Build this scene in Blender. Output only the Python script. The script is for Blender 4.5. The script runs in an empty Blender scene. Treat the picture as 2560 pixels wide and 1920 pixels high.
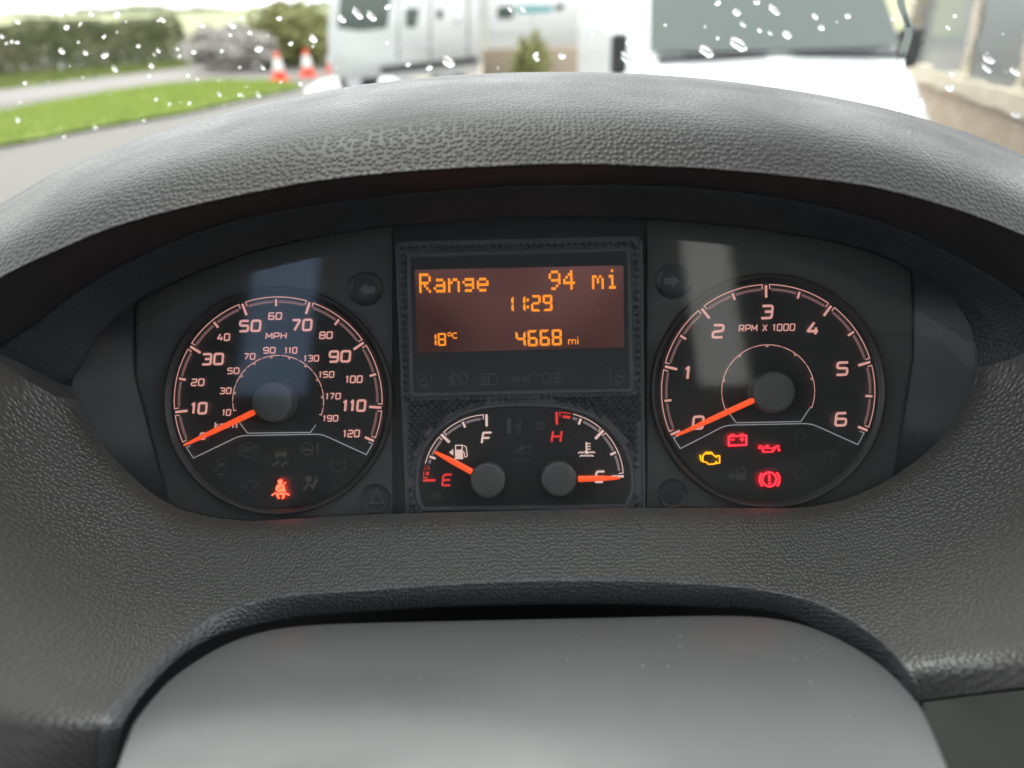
import bpy, bmesh, math, random
import numpy as np
from mathutils import Vector, Matrix
from mathutils.geometry import delaunay_2d_cdt
R = math.radians
random.seed(7)
scn = bpy.context.scene
COL = scn.collection

# ------------------------------------------------------------------ camera / sky / light / exposure
CAM_H = 1.75            # camera height above the ground
PITCH = 25.2            # camera looks down on the tilted instrument face
ROLL = 1.25
DIST = 0.40             # camera to dial plane
FPX = 2000.0            # focal length in photograph pixels (2560 wide)
EXPO = 2.2
cam = bpy.data.cameras.new("camera"); camo = bpy.data.objects.new("camera", cam); COL.objects.link(camo)
cam.sensor_width = 36; cam.lens = 36 * FPX / 2560; cam.clip_start = 0.01; cam.clip_end = 3000
cam.dof.use_dof = True; cam.dof.focus_distance = DIST - 0.003; cam.dof.aperture_fstop = 5.8
RX = Matrix.Rotation(R(-PITCH), 4, 'X')
camo.matrix_world = Matrix.Translation((0, 0, CAM_H)) @ RX @ Matrix.Rotation(R(ROLL), 4, 'Y') @ Matrix.Rotation(R(90), 4, 'X')
scn.camera = camo
DM = Matrix.Translation((0, 0, CAM_H)) @ RX @ Matrix.Translation((0, DIST, 0))   # dash frame -> world

w = bpy.data.worlds.new("World"); scn.world = w; w.use_nodes = True
nt = w.node_tree; bg = nt.nodes['Background']
sky = nt.nodes.new('ShaderNodeTexSky'); sky.sky_type = 'NISHITA'; sky.sun_disc = False
SUN_EL, SUN_AZ = 60, -18      # azimuth clockwise from +Y
sky.sun_elevation = R(SUN_EL); sky.sun_rotation = R(SUN_AZ); sky.dust_density = 3.0; sky.air_density = 1.0; sky.ozone_density = 1.0
hs = nt.nodes.new('ShaderNodeHueSaturation'); hs.inputs['Saturation'].default_value = 0.08   # overcast: grey cloud, not blue
nt.links.new(sky.outputs[0], hs.inputs['Color']); cl = nt.nodes.new('ShaderNodeMix'); cl.data_type = 'RGBA'; cl.inputs['Factor'].default_value = .5; cl.inputs['B'].default_value = (8.0, 8.1, 8.2, 1)   # even cloud cover
nt.links.new(hs.outputs[0], cl.inputs['A']); nt.links.new(cl.outputs['Result'], bg.inputs[0]); bg.inputs[1].default_value = 0.14
sl = bpy.data.lights.new("sun", 'SUN'); sl.energy = .6; sl.angle = R(30); sl.color = (1, .96, .9)
so = bpy.data.objects.new("sun", sl); COL.objects.link(so)
sd = Vector((math.sin(R(SUN_AZ)) * math.cos(R(SUN_EL)), math.cos(R(SUN_AZ)) * math.cos(R(SUN_EL)), math.sin(R(SUN_EL))))
so.rotation_euler = sd.to_track_quat('Z', 'Y').to_euler(); so.location = (0, 0, 8)
scn.view_settings.view_transform = 'Standard'; scn.view_settings.look = 'None'
scn.view_settings.exposure = EXPO; scn.view_settings.gamma = 1.0; scn.view_settings.use_curve_mapping = False
scn.render.engine = 'CYCLES'
scn.cycles.use_denoising = True
scn.cycles.max_bounces = 10; scn.cycles.transparent_max_bounces = 24; scn.cycles.transmission_bounces = 12
scn.cycles.sample_clamp_indirect = 6.0
EK = 2.0 ** -EXPO       # emission scale: a lamp of level 1 reads as 1 in the picture

# ------------------------------------------------------------------ coordinates
CR, SR = math.cos(R(ROLL)), math.sin(R(ROLL))
def P(px, py, y=0.0):
    """photo pixel -> point of the dash frame at depth y (dial plane y = 0, camera at y = -DIST)"""
    s = (DIST + y) / FPX
    u, v = (px - 1280) * s, (960 - py) * s
    return Vector((u * CR + v * SR, y, -u * SR + v * CR))
def P2(px, py):
    p = P(px, py); return (p.x, p.z)
SC = DIST / FPX         # metres per pixel on the dial plane
def ray(px, py):
    u, v = (px - 1280) / FPX, (960 - py) / FPX
    return (RX.to_3x3() @ Vector((u * CR + v * SR, 1.0, -u * SR + v * CR))).normalized()
def Gp(px, py, z=0.0):
    d = ray(px, py); t = (z - CAM_H) / d.z
    return Vector((0, 0, CAM_H)) + d * t
def Yp(px, py, Y):
    d = ray(px, py); return Vector((0, 0, CAM_H)) + d * (Y / d.y)

def hermite(pts):
    pts = sorted(pts); xs = [p[0] for p in pts]; ys = [p[1] for p in pts]; n = len(xs)
    m = []
    for i in range(n):
        a, b = max(0, i - 1), min(n - 1, i + 1)
        m.append((ys[b] - ys[a]) / (xs[b] - xs[a]))
    def f(x):
        if x <= xs[0]: return ys[0] + m[0] * (x - xs[0])
        if x >= xs[-1]: return ys[-1] + m[-1] * (x - xs[-1])
        i = max(k for k in range(n - 1) if xs[k] <= x)
        h = xs[i + 1] - xs[i]; t = (x - xs[i]) / h
        return ((2*t**3 - 3*t**2 + 1) * ys[i] + (t**3 - 2*t**2 + t) * h * m[i] + (-2*t**3 + 3*t**2) * ys[i + 1] + (t**3 - t**2) * h * m[i + 1])
    return f
def catmull(pts, k=6, closed=False):
    n = len(pts); out = []
    rng = range(n) if closed else range(n - 1)
    g = (lambda i: pts[i % n]) if closed else (lambda i: pts[min(max(i, 0), n - 1)])
    for i in rng:
        p0, p1, p2, p3 = g(i - 1), g(i), g(i + 1), g(i + 2)
        for j in range(k):
            t = j / k
            out.append(tuple(0.5 * (2*b + (-a + c)*t + (2*a - 5*b + 4*c - d)*t*t + (-a + 3*b - 3*c + d)*t**3) for a, b, c, d in zip(p0, p1, p2, p3)))
    if not closed: out.append(tuple(pts[-1]))
    return out
def resample(pts, n):
    a = np.array(pts, float); d = np.r_[0, np.cumsum(np.hypot(*np.diff(a, axis=0).T))]
    s = np.linspace(0, d[-1], n)
    return list(zip(np.interp(s, d, a[:, 0]), np.interp(s, d, a[:, 1])))

# ------------------------------------------------------------------ materials
def mat(name, col=(.5, .5, .5), rough=.5, spec=.5, metal=0.0, emit=None, estr=0.0):
    m = bpy.data.materials.new(name); m.use_nodes = True
    b = m.node_tree.nodes['Principled BSDF']
    b.inputs['Base Color'].default_value = (*col, 1); b.inputs['Roughness'].default_value = rough
    b.inputs['Specular IOR Level'].default_value = spec; b.inputs['Metallic'].default_value = metal
    if emit:
        b.inputs['Emission Color'].default_value = (*emit, 1); b.inputs['Emission Strength'].default_value = estr * EK
    return m
def nodes(m): return m.node_tree.nodes, m.node_tree.links, m.node_tree.nodes['Principled BSDF']
def N(m, t, **kw):
    n = m.node_tree.nodes.new(t)
    for k, v in kw.items(): setattr(n, k, v)
    return n
def objco(m):
    return N(m, 'ShaderNodeTexCoord').outputs['Object']
def grain(name, col, rough, cell, bump, dist, vdir=(0, .7, .7), spec=.5, var=.2, dome=.5):
    """moulded pebble-grain plastic: small round domes with fine valleys, laid out along the surface (x and vdir)"""
    m = mat(name, col, rough, spec); ns, L, b = nodes(m); co = objco(m)
    sx = N(m, 'ShaderNodeSeparateXYZ'); L.new(co, sx.inputs[0])
    dt_ = N(m, 'ShaderNodeVectorMath', operation='DOT_PRODUCT'); dt_.inputs[1].default_value = vdir; L.new(co, dt_.inputs[0])
    cb = N(m, 'ShaderNodeCombineXYZ'); L.new(sx.outputs[0], cb.inputs[0]); L.new(dt_.outputs['Value'], cb.inputs[1])
    wn = N(m, 'ShaderNodeTexNoise'); wn.inputs['Scale'].default_value = .3 / cell; wn.inputs['Detail'].default_value = 1; L.new(cb.outputs[0], wn.inputs['Vector'])
    mx = N(m, 'ShaderNodeVectorMath', operation='MULTIPLY_ADD'); mx.inputs[1].default_value = (cell * .35,) * 3
    L.new(wn.outputs['Color'], mx.inputs[0]); L.new(cb.outputs[0], mx.inputs[2])
    v = N(m, 'ShaderNodeTexVoronoi', feature='F1', voronoi_dimensions='2D'); v.inputs['Scale'].default_value = 1 / cell
    v.inputs['Randomness'].default_value = .72; L.new(mx.outputs[0], v.inputs['Vector'])
    mr = N(m, 'ShaderNodeMapRange', interpolation_type='SMOOTHSTEP'); mr.inputs['From Min'].default_value = .04; mr.inputs['From Max'].default_value = dome
    mr.inputs['To Min'].default_value = 1; mr.inputs['To Max'].default_value = 0; L.new(v.outputs['Distance'], mr.inputs['Value'])
    bp = N(m, 'ShaderNodeBump'); bp.inputs['Strength'].default_value = bump; bp.inputs['Distance'].default_value = dist
    L.new(mr.outputs[0], bp.inputs['Height']); L.new(bp.outputs[0], b.inputs['Normal'])
    n2 = N(m, 'ShaderNodeTexNoise'); n2.inputs['Scale'].default_value = 16; n2.inputs['Detail'].default_value = 5; L.new(co, n2.inputs['Vector'])   # handling shine
    r2 = N(m, 'ShaderNodeMapRange'); r2.inputs['From Min'].default_value = .3; r2.inputs['From Max'].default_value = .7
    r2.inputs['To Min'].default_value = rough * (1 - var); r2.inputs['To Max'].default_value = min(1, rough * (1 + var)); L.new(n2.outputs[0], r2.inputs['Value'])
    L.new(r2.outputs[0], b.inputs['Roughness'])
    return m
def speckle(name, col, rough, scale=2500, bump=.25, dist=.0002, spec=.5, colvar=0.0):
    m = mat(name, col, rough, spec); ns, L, b = nodes(m); co = objco(m)
    n = N(m, 'ShaderNodeTexNoise'); n.inputs['Scale'].default_value = scale; n.inputs['Detail'].default_value = 2; L.new(co, n.inputs['Vector'])
    bp = N(m, 'ShaderNodeBump'); bp.inputs['Strength'].default_value = bump; bp.inputs['Distance'].default_value = dist
    L.new(n.outputs[0], bp.inputs['Height']); L.new(bp.outputs[0], b.inputs['Normal'])
    if colvar:
        r = N(m, 'ShaderNodeMix', data_type='RGBA'); L.new(n.outputs[0], r.inputs['Factor'])
        r.inputs['A'].default_value = (*[c * (1 - colvar) for c in col], 1); r.inputs['B'].default_value = (*[c * (1 + colvar) for c in col], 1)
        L.new(r.outputs['Result'], b.inputs['Base Color'])
    return m
def pane(name, ior=1.5, rough=0.0, tint=(1, 1, 1), haze=0.0):
    """clear sheet: lets light straight through, mirrors by Fresnel"""
    m = bpy.data.materials.new(name); m.use_nodes = True; t = m.node_tree; t.nodes.clear()
    o = t.nodes.new('ShaderNodeOutputMaterial'); mx = t.nodes.new('ShaderNodeMixShader')
    tr = t.nodes.new('ShaderNodeBsdfTransparent'); tr.inputs[0].default_value = (*tint, 1)
    gl = t.nodes.new('ShaderNodeBsdfGlossy'); gl.inputs['Roughness'].default_value = rough
    fr = t.nodes.new('ShaderNodeFresnel'); fr.inputs[0].default_value = ior
    ge = t.nodes.new('ShaderNodeNewGeometry'); mi = t.nodes.new('ShaderNodeMix'); mi.inputs['A'].default_value = ior; mi.inputs['B'].default_value = 1 / ior   # same mirror from both sides
    t.links.new(ge.outputs['Backfacing'], mi.inputs['Factor']); t.links.new(mi.outputs['Result'], fr.inputs[0])
    t.links.new(fr.outputs[0], mx.inputs[0]); t.links.new(tr.outputs[0], mx.inputs[1]); t.links.new(gl.outputs[0], mx.inputs[2]); t.links.new(mx.outputs[0], o.inputs[0])
    if haze:      # haze imitating bloom: rough refraction spreads a little light around bright lamps
        rf = t.nodes.new('ShaderNodeBsdfRefraction'); rf.inputs['IOR'].default_value = 1.2; rf.inputs['Roughness'].default_value = .6
        m2 = t.nodes.new('ShaderNodeMixShader'); m2.inputs[0].default_value = haze
        t.links.new(tr.outputs[0], m2.inputs[1]); t.links.new(rf.outputs[0], m2.inputs[2]); t.links.new(m2.outputs[0], mx.inputs[1])
    return m
def glass(name, ior, tint=(1, 1, 1)):
    m = bpy.data.materials.new(name); m.use_nodes = True; t = m.node_tree; t.nodes.clear()
    o = t.nodes.new('ShaderNodeOutputMaterial'); g = t.nodes.new('ShaderNodeBsdfGlass'); g.inputs['IOR'].default_value = ior; g.inputs['Roughness'].default_value = 0.0
    g.inputs['Color'].default_value = (*tint, 1); t.links.new(g.outputs[0], o.inputs[0]); return m
def glow(name, col, level):
    m = bpy.data.materials.new(name); m.use_nodes = True; t = m.node_tree; t.nodes.clear()
    o = t.nodes.new('ShaderNodeOutputMaterial'); e = t.nodes.new('ShaderNodeEmission'); e.inputs[0].default_value = (*col, 1); e.inputs[1].default_value = level * EK
    t.links.new(e.outputs[0], o.inputs[0]); return m

M = {}
M['hood'] = grain('hood_grain', (.0155, .0138, .0140), .38, .0023, 1.0, .00030, (0, .25, .78), spec=.11, dome=.52)
M['under'] = speckle('hood_underside', (.028, .026, .028), .55, 900, .15, .0002)
M['band'] = grain('bezel_grain', (.020, .023, .026), .5, .0016, .8, .00022, (0, .6, -.5), spec=.5)
M['surround'] = grain('dash_grain', (.066, .065, .063), .40, .0016, 1.0, .00026, (0, -.55, -.5), spec=.7, dome=.5)
M['rim'] = grain('rim_grain', (.072, .074, .078), .45, .0020, 1.0, .0003, (0, .2, .98), spec=.6)
M['knee'] = speckle('knee_panel_plastic', (.075, .077, .070), .5, 1200, .25, .0003, colvar=.1)
M['void'] = mat('void_black', (.004, .004, .005), .8, .2)
M['wing'] = speckle('housing_plastic', (.027, .030, .033), .5, 2200, .12)
M['mask'] = speckle('mask_plastic', (.066, .066, .068), .42, 2600, .35, .00025, colvar=.25)
M['maskdark'] = mat('mask_dark', (.042, .044, .048), .5, .4)
M['knurl'] = mat('knurled_plastic', (.075, .081, .090), .26, 1.0)
M['rimring'] = speckle('dial_rim', (.022, .022, .023), .42, 2200, .1)
M['dial'] = speckle('dial_face', (.024, .0255, .027), .6, 1800, .08, spec=.3)
M['console'] = speckle('console_plastic', (.080, .086, .096), .33, 2200, .08, .0001, spec=.7)
M['window'] = mat('display_window', (.034, .037, .042), .4, .35)
M['hub'] = speckle('hub_plastic', (.085, .085, .086), .42, 2600, .3, .0002, colvar=.2)
M['lampoff'] = mat('lamp_off', (.030, .032, .038), .35, .4)
M['ghost'] = mat('icon_off', (.088, .090, .094), .6, .2)
M['ghostwin'] = mat('symbol_off', (.13, .135, .14), .6, .2)
M['ghostwarm'] = mat('icon_off_warm', (.115, .105, .095), .6, .2)
M['arrowoff'] = mat('arrow_off', (.14, .145, .16), .5, .3)
M['pink'] = glow('numeral_lit', (.83, .41, .36), .86)
M['pinkdim'] = glow('scale_band_lit', (.20, .105, .105), .9)
M['white'] = mat('white_print', (.62, .64, .66), .5, .3, emit=(.5, .52, .55), estr=.35)
M['pale'] = glow('pale_lit', (.86, .62, .56), .9)
M['greyband'] = glow('grey_band_lit', (.22, .17, .175), .95)
M['redprint'] = glow('red_scale_lit', (.80, .05, .045), .95)
M['needle'] = mat('needle_orange', (.75, .10, .03), .35, .4, emit=(1.0, .085, .02), estr=.85)
M['lcd'] = glow('lcd_backlight_reflection', (.115, .054, .050), 1.0)
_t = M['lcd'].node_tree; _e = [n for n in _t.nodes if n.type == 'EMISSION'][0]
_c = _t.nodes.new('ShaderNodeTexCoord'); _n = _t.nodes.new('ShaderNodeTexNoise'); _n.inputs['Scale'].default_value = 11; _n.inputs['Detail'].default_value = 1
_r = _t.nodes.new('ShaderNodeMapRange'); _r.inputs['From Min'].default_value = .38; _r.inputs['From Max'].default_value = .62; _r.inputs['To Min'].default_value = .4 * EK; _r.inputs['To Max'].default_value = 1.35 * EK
_t.links.new(_c.outputs['Object'], _n.inputs['Vector']); _t.links.new(_n.outputs[0], _r.inputs['Value']); _t.links.new(_r.outputs[0], _e.inputs[1])  # noise paints a reflection blotch into the backlight emission
M['orange'] = glow('lcd_character', (1.0, .29, .025), 1.25)
M['red'] = glow('lamp_red', (1.0, .016, .028), 4.4)
M['redwhite'] = glow('lamp_red_hot', (1.0, .055, .026), 6.5)
M['amber'] = glow('lamp_amber', (1.0, .40, .004), 2.2)
M['lens'] = pane('cluster_lens', 1.5, .05, haze=.12)
M['column'] = speckle('column_plastic', (.068, .069, .071), .38, 1800, .3, .00025, spec=.42, colvar=.08)
_b = nodes(M['column'])[2]; _n = N(M['column'], 'ShaderNodeTexNoise'); _n.inputs['Scale'].default_value = 11; _n.inputs['Detail'].default_value = 6; _n.inputs['Distortion'].default_value = 1.2
_r = N(M['column'], 'ShaderNodeMapRange'); _r.inputs['From Min'].default_value = .3; _r.inputs['From Max'].default_value = .7; _r.inputs['To Min'].default_value = .29; _r.inputs['To Max'].default_value = .52
M['column'].node_tree.links.new(objco(M['column']), _n.inputs['Vector']); M['column'].node_tree.links.new(_n.outputs[0], _r.inputs['Value']); M['column'].node_tree.links.new(_r.outputs[0], _b.inputs['Roughness'])   # palm smudges

# ------------------------------------------------------------------ object helpers
def link(name, me, material=None, parent=None, smooth=False):
    o = bpy.data.objects.new(name, me); COL.objects.link(o)
    if material is not None and not me.materials: me.materials.append(material)
    if smooth:
        for p in me.polygons: p.use_smooth = True
    if parent is not None:
        o.parent = parent
        if parent.get('base') is not None: o.location = -Vector(parent['base'])
    return o
def mesh(name, verts, faces, material=None, parent=None, smooth=False):
    me = bpy.data.meshes.new(name); me.from_pydata([tuple(v) for v in verts], [], faces); me.update()
    return link(name, me, material, parent, smooth)
def bmobj(name, bm, material=None, parent=None, smooth=False, fix=True):
    if fix: bmesh.ops.recalc_face_normals(bm, faces=bm.faces)
    me = bpy.data.meshes.new(name); bm.to_mesh(me); bm.free()
    return link(name, me, material, parent, smooth)
def tag(o, label, cat, group=None, kind=None):
    o['label'] = label
    if cat: o['category'] = cat
    if group: o['group'] = group
    if kind: o['kind'] = kind
    return o
def dash_thing(name, label, cat, base):
    o = bpy.data.objects.new(name, None); COL.objects.link(o); o.empty_display_size = .02
    o.matrix_world = DM @ Matrix.Translation(base); o['base'] = tuple(base)
    return tag(o, label, cat)
def world_thing(name, label, cat, loc, rotz=0.0, group=None):
    o = bpy.data.objects.new(name, None); COL.objects.link(o); o.location = loc; o.rotation_euler = (0, 0, rotz); o.empty_display_size = .3
    return tag(o, label, cat, group)
def loft(name, rows, material, parent, smooth=True, closed=False):
    n = len(rows[0]); vs = [v for r in rows for v in r]; fs = []
    for i in range(len(rows) - 1):
        for j in range(n if closed else n - 1):
            k = (j + 1) % n
            fs.append((i*n + j, i*n + k, (i+1)*n + k, (i+1)*n + j))
    o = mesh(name, vs, fs, material, parent, smooth)
    return o
def prism2d(bm, poly, y0, y1, cap_back=False):
    """poly: (x,z) list; front face at y0 (towards camera), sides back to y1"""
    a = [bm.verts.new((x, y0, z)) for x, z in poly]
    bm.faces.new(a)
    if y1 is not None:
        b = [bm.verts.new((x, y1, z)) for x, z in poly]; n = len(a)
        for i in range(n): bm.faces.new((a[i], a[(i+1) % n], b[(i+1) % n], b[i]))
        if cap_back: bm.faces.new(list(reversed(b)))
def box(bm, x0, x1, y0, y1, z0, z1, bev=0.0, seg=2):
    r = bmesh.ops.create_cube(bm, size=1, matrix=Matrix.Translation(((x0+x1)/2, (y0+y1)/2, (z0+z1)/2)) @ Matrix.Diagonal((abs(x1-x0), abs(y1-y0), abs(z1-z0), 1)))
    if bev:
        es = list({e for v in r['verts'] for e in v.link_edges})
        bmesh.ops.bevel(bm, geom=es, offset=bev, segments=seg, affect='EDGES', profile=.5)

# ---- strokes -------------------------------------------------------
def fillet(pts, r, closed=False, k=4):
    if r <= 0: return list(pts)
    n = len(pts); out = []
    for i in range(n):
        if not closed and i in (0, n - 1): out.append(pts[i]); continue
        a, b, c = np.array(pts[i-1]), np.array(pts[i]), np.array(pts[(i+1) % n])
        u, v = a - b, c - b; lu, lv = np.hypot(*u), np.hypot(*v)
        if lu < 1e-9 or lv < 1e-9: continue
        q = min(r, lu * .48, lv * .48); p0, p2 = b + u / lu * q, b + v / lv * q
        for j in range(k + 1):
            t = j / k; out.append(tuple((1-t)**2 * p0 + 2*t*(1-t) * b + t*t * p2))
    return out
def strip(pts, wd, closed=False):
    p = np.array(pts, float); n = len(p); L = []; Rr = []
    for i in range(n):
        if closed: a, b, c = p[i-1], p[i], p[(i+1) % n]
        else: a, b, c = p[max(i-1, 0)], p[i], p[min(i+1, n-1)]
        d1, d2 = b - a, c - b
        if np.hypot(*d1) < 1e-12: d1 = d2
        if np.hypot(*d2) < 1e-12: d2 = d1
        d1 = d1 / np.hypot(*d1); d2 = d2 / np.hypot(*d2)
        n1 = np.array((-d1[1], d1[0])); n2 = np.array((-d2[1], d2[0])); m = n1 + n2; l = np.hypot(*m)
        m = n1 if l < 1e-6 else m / l
        k = min(1 / max(.35, float(m @ n1)), 2.2)
        L.append(p[i] + m * wd / 2 * k); Rr.append(p[i] - m * wd / 2 * k)
    return L, Rr
class Ink:
    """printed or lit marks: flat strokes and fills standing a hair proud of the face"""
    def __init__(s, y=-.0002, thick=None): s.bm = bmesh.new(); s.y = y; s.t = thick; s.k = 0; s.thin = 1.0
    def _y(s): s.k += 1; return s.y - s.k * .000012
    def stroke(s, pts, wd, closed=False, r=0):
        wd *= s.thin
        pts = fillet(pts, r, closed); L, Q = strip(pts, wd, closed); y = s._y(); bm = s.bm; n = len(L)
        a = [bm.verts.new((q[0], y, q[1])) for q in L]; b = [bm.verts.new((q[0], y, q[1])) for q in Q]
        m = n if closed else n - 1
        for i in range(m): j = (i+1) % n; bm.faces.new((a[i], a[j], b[j], b[i]))
        if s.t:
            a2 = [bm.verts.new((q[0], y + s.t, q[1])) for q in L]; b2 = [bm.verts.new((q[0], y + s.t, q[1])) for q in Q]
            for i in range(m):
                j = (i+1) % n; bm.faces.new((a[i], a2[i], a2[j], a[j])); bm.faces.new((b[i], b[j], b2[j], b2[i]))
            if not closed:
                bm.faces.new((a[0], b[0], b2[0], a2[0])); bm.faces.new((a[-1], a2[-1], b2[-1], b[-1]))
    def fill(s, poly):
        y = s._y(); prism2d(s.bm, poly, y, y + s.t if s.t else None)
    def disc(s, c, r, k=20): s.fill([(c[0] + r*math.cos(2*math.pi*i/k), c[1] + r*math.sin(2*math.pi*i/k)) for i in range(k)])
    def arc(s, c, r, a0, a1, wd, k=None):
        k = k or max(4, int(abs(a1-a0)/3)); s.stroke([(c[0] + r*math.cos(R(a0+(a1-a0)*i/k)), c[1] + r*math.sin(R(a0+(a1-a0)*i/k))) for i in range(k+1)], wd)
    def ring(s, c, r, wd, k=32): s.stroke([(c[0] + r*math.cos(2*math.pi*i/k), c[1] + r*math.sin(2*math.pi*i/k)) for i in range(k)], wd, True)
    def make(s, name, material, parent): return bmobj(name, s.bm, material, parent)

GL = {  # (strokes, relative width); box 0..1 x 0..1
 '0': ([([(0,0),(1,0),(1,1),(0,1)], True)], 1), '1': ([([(.05,.80),(.55,1),(.55,0)], False)], .55),
 '2': ([([(.02,1),(1,1),(1,.52),(0,.46),(0,0),(1,0)], False)], 1),
 '3': ([([(0,1),(1,1),(1,0),(0,0)], False), ([(.28,.52),(1,.52)], False)], 1),
 '4': ([([(.55,1),(0,.27),(1.02,.27)], False), ([(.78,.58),(.78,0)], False)], 1),
 '5': ([([(1,1),(0,1),(0,.54),(1,.54),(1,0),(0,0)], False)], 1),
 '6': ([([(.95,1),(0,1),(0,0),(1,0),(1,.54),(0,.54)], False)], 1),
 '7': ([([(0,1),(1,1),(.34,0)], False)], .95), '8': ([([(0,0),(1,0),(1,1),(0,1)], True), ([(0,.52),(1,.52)], False)], 1),
 '9': ([([(.05,0),(1,0),(1,1),(0,1),(0,.46),(1,.46)], False)], 1),
 'M': ([([(0,0),(0,1),(.5,.3),(1,1),(1,0)], False)], 1.15), 'P': ([([(0,0),(0,1),(1,1),(1,.4),(0,.4)], False)], .95),
 'H': ([([(0,0),(0,1)], False), ([(1,0),(1,1)], False), ([(0,.5),(1,.5)], False)], 1),
 'R': ([([(0,0),(0,1),(1,1),(1,.4),(0,.4)], False), ([(.5,.4),(1,0)], False)], .95), 'X': ([([(0,0),(1,1)], False), ([(0,1),(1,0)], False)], .9),
 'k': ([([(0,0),(0,1)], False), ([(.9,.68),(.1,.34),(.95,0)], False)], .75), 'm': ([([(0,0),(0,.68),(1,.68),(1,0)], False), ([(.5,.68),(.5,0)], False)], 1.2),
 'h': ([([(0,0),(0,1)], False), ([(0,.68),(1,.68),(1,0)], False)], .8), '/': ([([(0,0),(.8,1)], False)], .6),
 'F': ([([(0,0),(0,1),(1,1)], False), ([(0,.5),(.85,.5)], False)], .95), 'E': ([([(1,0),(0,0),(0,1),(1,1)], False), ([(0,.5),(.9,.5)], False)], .95),
 'C': ([([(1,1),(0,1),(0,0),(1,0)], False)], .95), 'A': ([([(0,0),(0,1),(1,1),(1,0)], False), ([(0,.45),(1,.45)], False)], .9),
 'B': ([([(0,0),(1,0),(1,1),(0,1)], True), ([(0,.52),(1,.52)], False)], .9), 'S': ([([(1,1),(0,1),(0,.52),(1,.52),(1,0),(0,0)], False)], .9), ' ': ([], .5)}
def text(ink, s, c, width, h, wd, slant=.10, rad=.24):
    """write s centred on c=(x,z) so that it fills width x h (outer size) with stroke width wd"""
    gap = .42
    ws = [GL[ch][1] for ch in s]; tot = sum(ws) + gap * (len(s) - 1)
    iw, ih = width - wd - slant * h, h - wd
    k = iw / tot; x = c[0] - iw / 2
    for ch, cw in zip(s, ws):
        for pts, cl in GL[ch][0]:
            q = [(x + p[0]*cw*k + (p[1]-.5)*ih*slant, c[1] + (p[1]-.5)*ih) for p in pts]
            ink.stroke(q, wd, cl, rad * min(cw*k, ih) * (1 if ch not in '1X4k/M' else .3))
        x += (cw + gap) * k

# ------------------------------------------------------------------ outlines read from the photograph (pixels)
CREST = hermite([(-600,1010),(-300,730),(-120,588),(0,510),(52,480),(150,425),(338,350),(460,312),(583,278),(720,246),(860,218),(1042,196),(1215,184),(1389,180),(1562,183),(1736,194),(1910,215),(2083,243),(2238,277),(2400,325),(2560,388),(2750,485),(2950,630),(3200,860)])
LIP = hermite([(-600,1080),(-300,880),(0,692),(166,613),(270,570),(416,527),(640,477),(810,447),(1042,424),(1273,411),(1447,407),(1620,412),(1770,419),(1920,432),(2083,450),(2197,468),(2391,521),(2560,586),(2750,680),(2950,800),(3200,980)])
BANDUP = [(-20,872),(17,851),(100,796),(194,724),(333,646),(499,575),(640,536),(810,507),(1042,480),(1250,463),(1447,458),(1600,460),(1736,466),(1920,487),(2086,518),(2253,569),(2391,636),(2502,700),(2560,740),(2640,812),(2690,870)]
BANDLO = [(150,958),(183,944),(216,893),(240,850),(285,800),(344,752),(420,712),(520,668),(640,627),(810,589),(1042,557),(1215,546),(1389,541),(1562,545),(1736,554),(1920,576),(2086,604),(2197,634),(2308,682),(2390,730),(2452,790),(2492,862),(2504,902)]
LENS_TOP = [(180,968),(183,946),(216,896),(240,850),(285,800),(344,752),(420,712),(520,668),(640,627),(810,589),(1042,557),(1215,546),(1389,541),(1562,545),(1736,554),(1920,576),(2086,604),(2197,636),(2308,690),(2380,745),(2420,805),(2440,866),(2444,920)]
LENS_BOT = [(2444,920),(2432,975),(2364,1084),(2253,1179),(2142,1237),(2050,1263),(1970,1270),(1859,1270),(1569,1270),(1280,1277),(903,1287),(720,1298),(637,1302),(579,1299),(520,1291),(444,1270),(366,1222),(266,1125),(205,1035),(180,968)]
RIDGE = [(238,1990),(240,1920),(249,1816),(278,1766),(347,1688),(434,1607),(521,1544),(608,1509),(694,1490),(810,1479),(1042,1463),(1280,1449),(1569,1448),(1801,1460),(1917,1474),(2032,1499),(2119,1540),(2206,1603),(2264,1662),(2293,1705),(2300,1750)]
RIMIN = [(283,1990),(289,1920),(307,1827),(336,1769),(393,1700),(463,1636),(550,1588),(665,1558),(740,1546),(810,1538),(1042,1521),(1280,1513),(1569,1512),(1801,1520),(1905,1528),(1985,1547),(2090,1598),(2148,1634),(2206,1684),(2264,1765),(2290,1820)]
Y_LENS = -.016

# ================================================================== DASHBOARD
dash = dash_thing('dashboard', 'black leather-grained dashboard with arched hood over the instruments', 'dashboard', (0, -.05, -.2))
xs = list(np.linspace(-420, 3000, 172))
Y_LIP, Y_CREST = -.085, .055
rows = []
def hood_pt(x, v):     # v 0 lip .. 1 crest
    c, l = CREST(x), LIP(x)
    py = l + (c - l) * v
    y = Y_LIP + .030 * v + (Y_CREST - Y_LIP - .030) * v ** 5
    return P(x, py, y)
def behind(x, yy, dz):      # the hood falls away behind its crest
    p_ = P(x, CREST(x), Y_CREST); return P(x, CREST(x), Y_CREST + yy) + Vector((0, 0, dz))
for yy, dz in ((.30, -.22), (.22, -.14), (.15, -.075), (.10, -.040), (.06, -.018), (.03, -.006), (.012, -.0012)):
    rows.append([behind(x, yy, dz) for x in xs])
for v in (1, .985, .97, .95, .93, .9, .86, .8, .7, .6, .5, .4, .3, .2, .12, .06, .03, .012): rows.append([hood_pt(x, v) for x in xs])
# rolled lip
for dy, dp in ((-.0012, 1.5), (-.0012, 4), (-.0004, 7), (.0012, 8.5)): rows.append([P(x, LIP(x) + dp, Y_LIP + dy) for x in xs])
loft('hood', rows, M['hood'], dash)
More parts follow.
